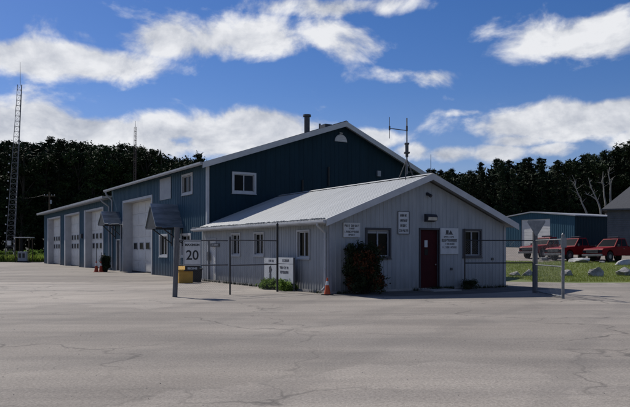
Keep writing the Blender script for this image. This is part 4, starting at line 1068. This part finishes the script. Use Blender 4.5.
# ================================================================ SKY, SUN, CAMERA
SUN_EL=R(43); sd=Vector((-.20*CU-.98*SU,-.20*SU+.98*CU,0)).normalized()
wd=bpy.data.worlds.new('World'); S.world=wd; wd.use_nodes=True; wd.cycles.sampling_method='MANUAL'; wd.cycles.sample_map_resolution=512; nt=wd.node_tree; L=nt.links.new
for n in list(nt.nodes): nt.nodes.remove(n)
outn=nt.nodes.new('ShaderNodeOutputWorld')
sky=nt.nodes.new('ShaderNodeTexSky'); sky.sky_type='NISHITA'; sky.sun_disc=False; sky.sun_elevation=SUN_EL; sky.sun_rotation=math.atan2(sd.x,sd.y)
sky.air_density=1.0; sky.dust_density=.2; sky.ozone_density=3.0
tc=nt.nodes.new('ShaderNodeTexCoord'); sep=nt.nodes.new('ShaderNodeSeparateXYZ'); L(tc.outputs['Generated'],sep.inputs[0])
def mt(op,a,b=None,c=None):
    n=nt.nodes.new('ShaderNodeMath'); n.operation=op
    for i,q in enumerate((a,b,c)):
        if q is None: continue
        if isinstance(q,(int,float)): n.inputs[i].default_value=q
        else: L(q,n.inputs[i])
    return n.outputs[0]
az=mt('ARCTAN2',sep.outputs['X'],sep.outputs['Y']); el=mt('ARCSINE',sep.outputs['Z'])
# cloud banks as soft masses in azimuth/elevation, torn by noise
def AE(x,y):
    a=math.atan((x-315)/F); e=math.atan((HZ-y)/F*math.cos(a)); return a,e
banks=[(20,126,70,22,1.05),(95,138,95,19,1.15),(175,128,50,17,1.0),(225,138,50,18,1.0),(270,128,46,20,1.1),(-60,120,70,25,1),
 (372,140,30,11,.75),(412,152,28,9,.6),(455,153,34,8,.75),(500,152,36,9,.8),
 (555,122,72,15,1.22),(625,114,50,14,1.05),(520,140,34,9,.8),(545,150,30,8,.7),(690,130,50,25,1.0),(465,113,22,4,.55),
 (60,60,90,14,.8),(230,40,120,18,.8),(430,75,60,9,.5),(600,40,90,20,.9),(350,5,90,10,.6)]
acc=None
for (x,y,sx,sy,wt) in banks:
    a,e=AE(x,y); 
    da=mt('DIVIDE',mt('SUBTRACT',az,a),sx/F); de=mt('DIVIDE',mt('SUBTRACT',el,e),sy/F)
    q=mt('ADD',mt('MULTIPLY',da,da),mt('MULTIPLY',de,de)); v=mt('MULTIPLY',mt('EXPONENT',mt('MULTIPLY',q,-.7)),wt)
    acc=v if acc is None else mt('MAXIMUM',acc,v)
cmb=nt.nodes.new('ShaderNodeCombineXYZ'); L(az,cmb.inputs[0]); L(mt('MULTIPLY',el,1.45),cmb.inputs[1])
def nz(sc,det,ro,off=(0,0,0),dist=0):
    mp=nt.nodes.new('ShaderNodeMapping'); mp.inputs['Location'].default_value=off; L(cmb.outputs[0],mp.inputs[0])
    n=nt.nodes.new('ShaderNodeTexNoise'); n.inputs['Scale'].default_value=sc; n.inputs['Detail'].default_value=det; n.inputs['Roughness'].default_value=ro; n.inputs['Distortion'].default_value=dist; L(mp.outputs[0],n.inputs['Vector']); return n.outputs[0]
n1=nz(9,7,.58,(3.1,1.7,0),.3); n1b=nz(9,6,.58,(3.1,1.7-.035,0),.3); n2=nz(2.2,6,.5,(7,2,0)); n3=nz(4.5,7,.55,(1,5,2))
# rest of the sky: scattered cumulus away from the banks
behind=mt('MULTIPLY',mt('GREATER_THAN',mt('ABSOLUTE',az),.62),mt('MULTIPLY',n2,.55))
cov=mt('MAXIMUM',acc,behind)
dens=mt('ADD',mt('MULTIPLY',cov,.62),mt('MULTIPLY',n1,1.15))
mr=nt.nodes.new('ShaderNodeMapRange'); mr.interpolation_type='SMOOTHSTEP'; mr.inputs['From Min'].default_value=.74; mr.inputs['From Max'].default_value=1.02; L(dens,mr.inputs['Value'])
haze=nt.nodes.new('ShaderNodeMapRange'); haze.inputs['From Min'].default_value=.0; haze.inputs['From Max'].default_value=.22; haze.inputs['To Min'].default_value=.22; haze.inputs['To Max'].default_value=.0; L(el,haze.inputs['Value'])
fac=mt('MINIMUM',mt('ADD',mr.outputs[0],mt('MULTIPLY',haze.outputs[0],.5)),.97)
# shading: lit where density falls off upward, grey where thick
sh_=mt('ADD',.50,mt('MULTIPLY',mt('SUBTRACT',n1,n1b),2.2))
sh2=mt('ADD',sh_,mt('MULTIPLY',mt('SUBTRACT',n3,.5),1.0))
cr=nt.nodes.new('ShaderNodeValToRGB'); e=cr.color_ramp.elements; e[0].position=.0; e[0].color=(.42,.46,.55,1); e[1].position=.75; e[1].color=(.92,.93,.96,1); L(sh2,cr.inputs[0])
hs_=nt.nodes.new('ShaderNodeHueSaturation'); hs_.inputs['Saturation'].default_value=1.3; L(sky.outputs[0],hs_.inputs['Color'])
b1=nt.nodes.new('ShaderNodeBackground'); b1.inputs[1].default_value=.075; tn=nt.nodes.new('ShaderNodeMixRGB'); tn.blend_type='MULTIPLY'; tn.inputs[0].default_value=1; tn.inputs[2].default_value=(.92,.84,1.06,1); L(hs_.outputs[0],tn.inputs[1]); L(tn.outputs[0],b1.inputs[0])
b2=nt.nodes.new('ShaderNodeBackground'); b2.inputs[1].default_value=.92; L(cr.outputs[0],b2.inputs[0])
mixs=nt.nodes.new('ShaderNodeMixShader'); L(fac,mixs.inputs[0]); L(b1.outputs[0],mixs.inputs[1]); L(b2.outputs[0],mixs.inputs[2]); L(mixs.outputs[0],outn.inputs[0])

sl=bpy.data.lights.new('sun','SUN'); sl.energy=5.0; sl.angle=R(.5); sl.color=(1,.95,.88)
so=bpy.data.objects.new('sun',sl); COL.objects.link(so)
d=Vector((sd.x*math.cos(SUN_EL),sd.y*math.cos(SUN_EL),math.sin(SUN_EL))); so.rotation_euler=d.to_track_quat('Z','Y').to_euler(); so.location=(-30,40,60)
cam=bpy.data.cameras.new('camera'); co=bpy.data.objects.new('camera',cam); COL.objects.link(co)
co.location=(0,0,EYE); co.rotation_euler=(R(90),0,0); cam.sensor_width=36; cam.lens=F/630*36; cam.shift_y=(HZ-203.5)/630; cam.clip_end=8000; cam.clip_start=.1
S.camera=co
S.view_settings.view_transform='Standard'; S.view_settings.look='None'; S.view_settings.exposure=0; S.view_settings.gamma=1
S.render.engine='CYCLES'; S.cycles.max_bounces=4; S.cycles.diffuse_bounces=2; S.cycles.glossy_bounces=2
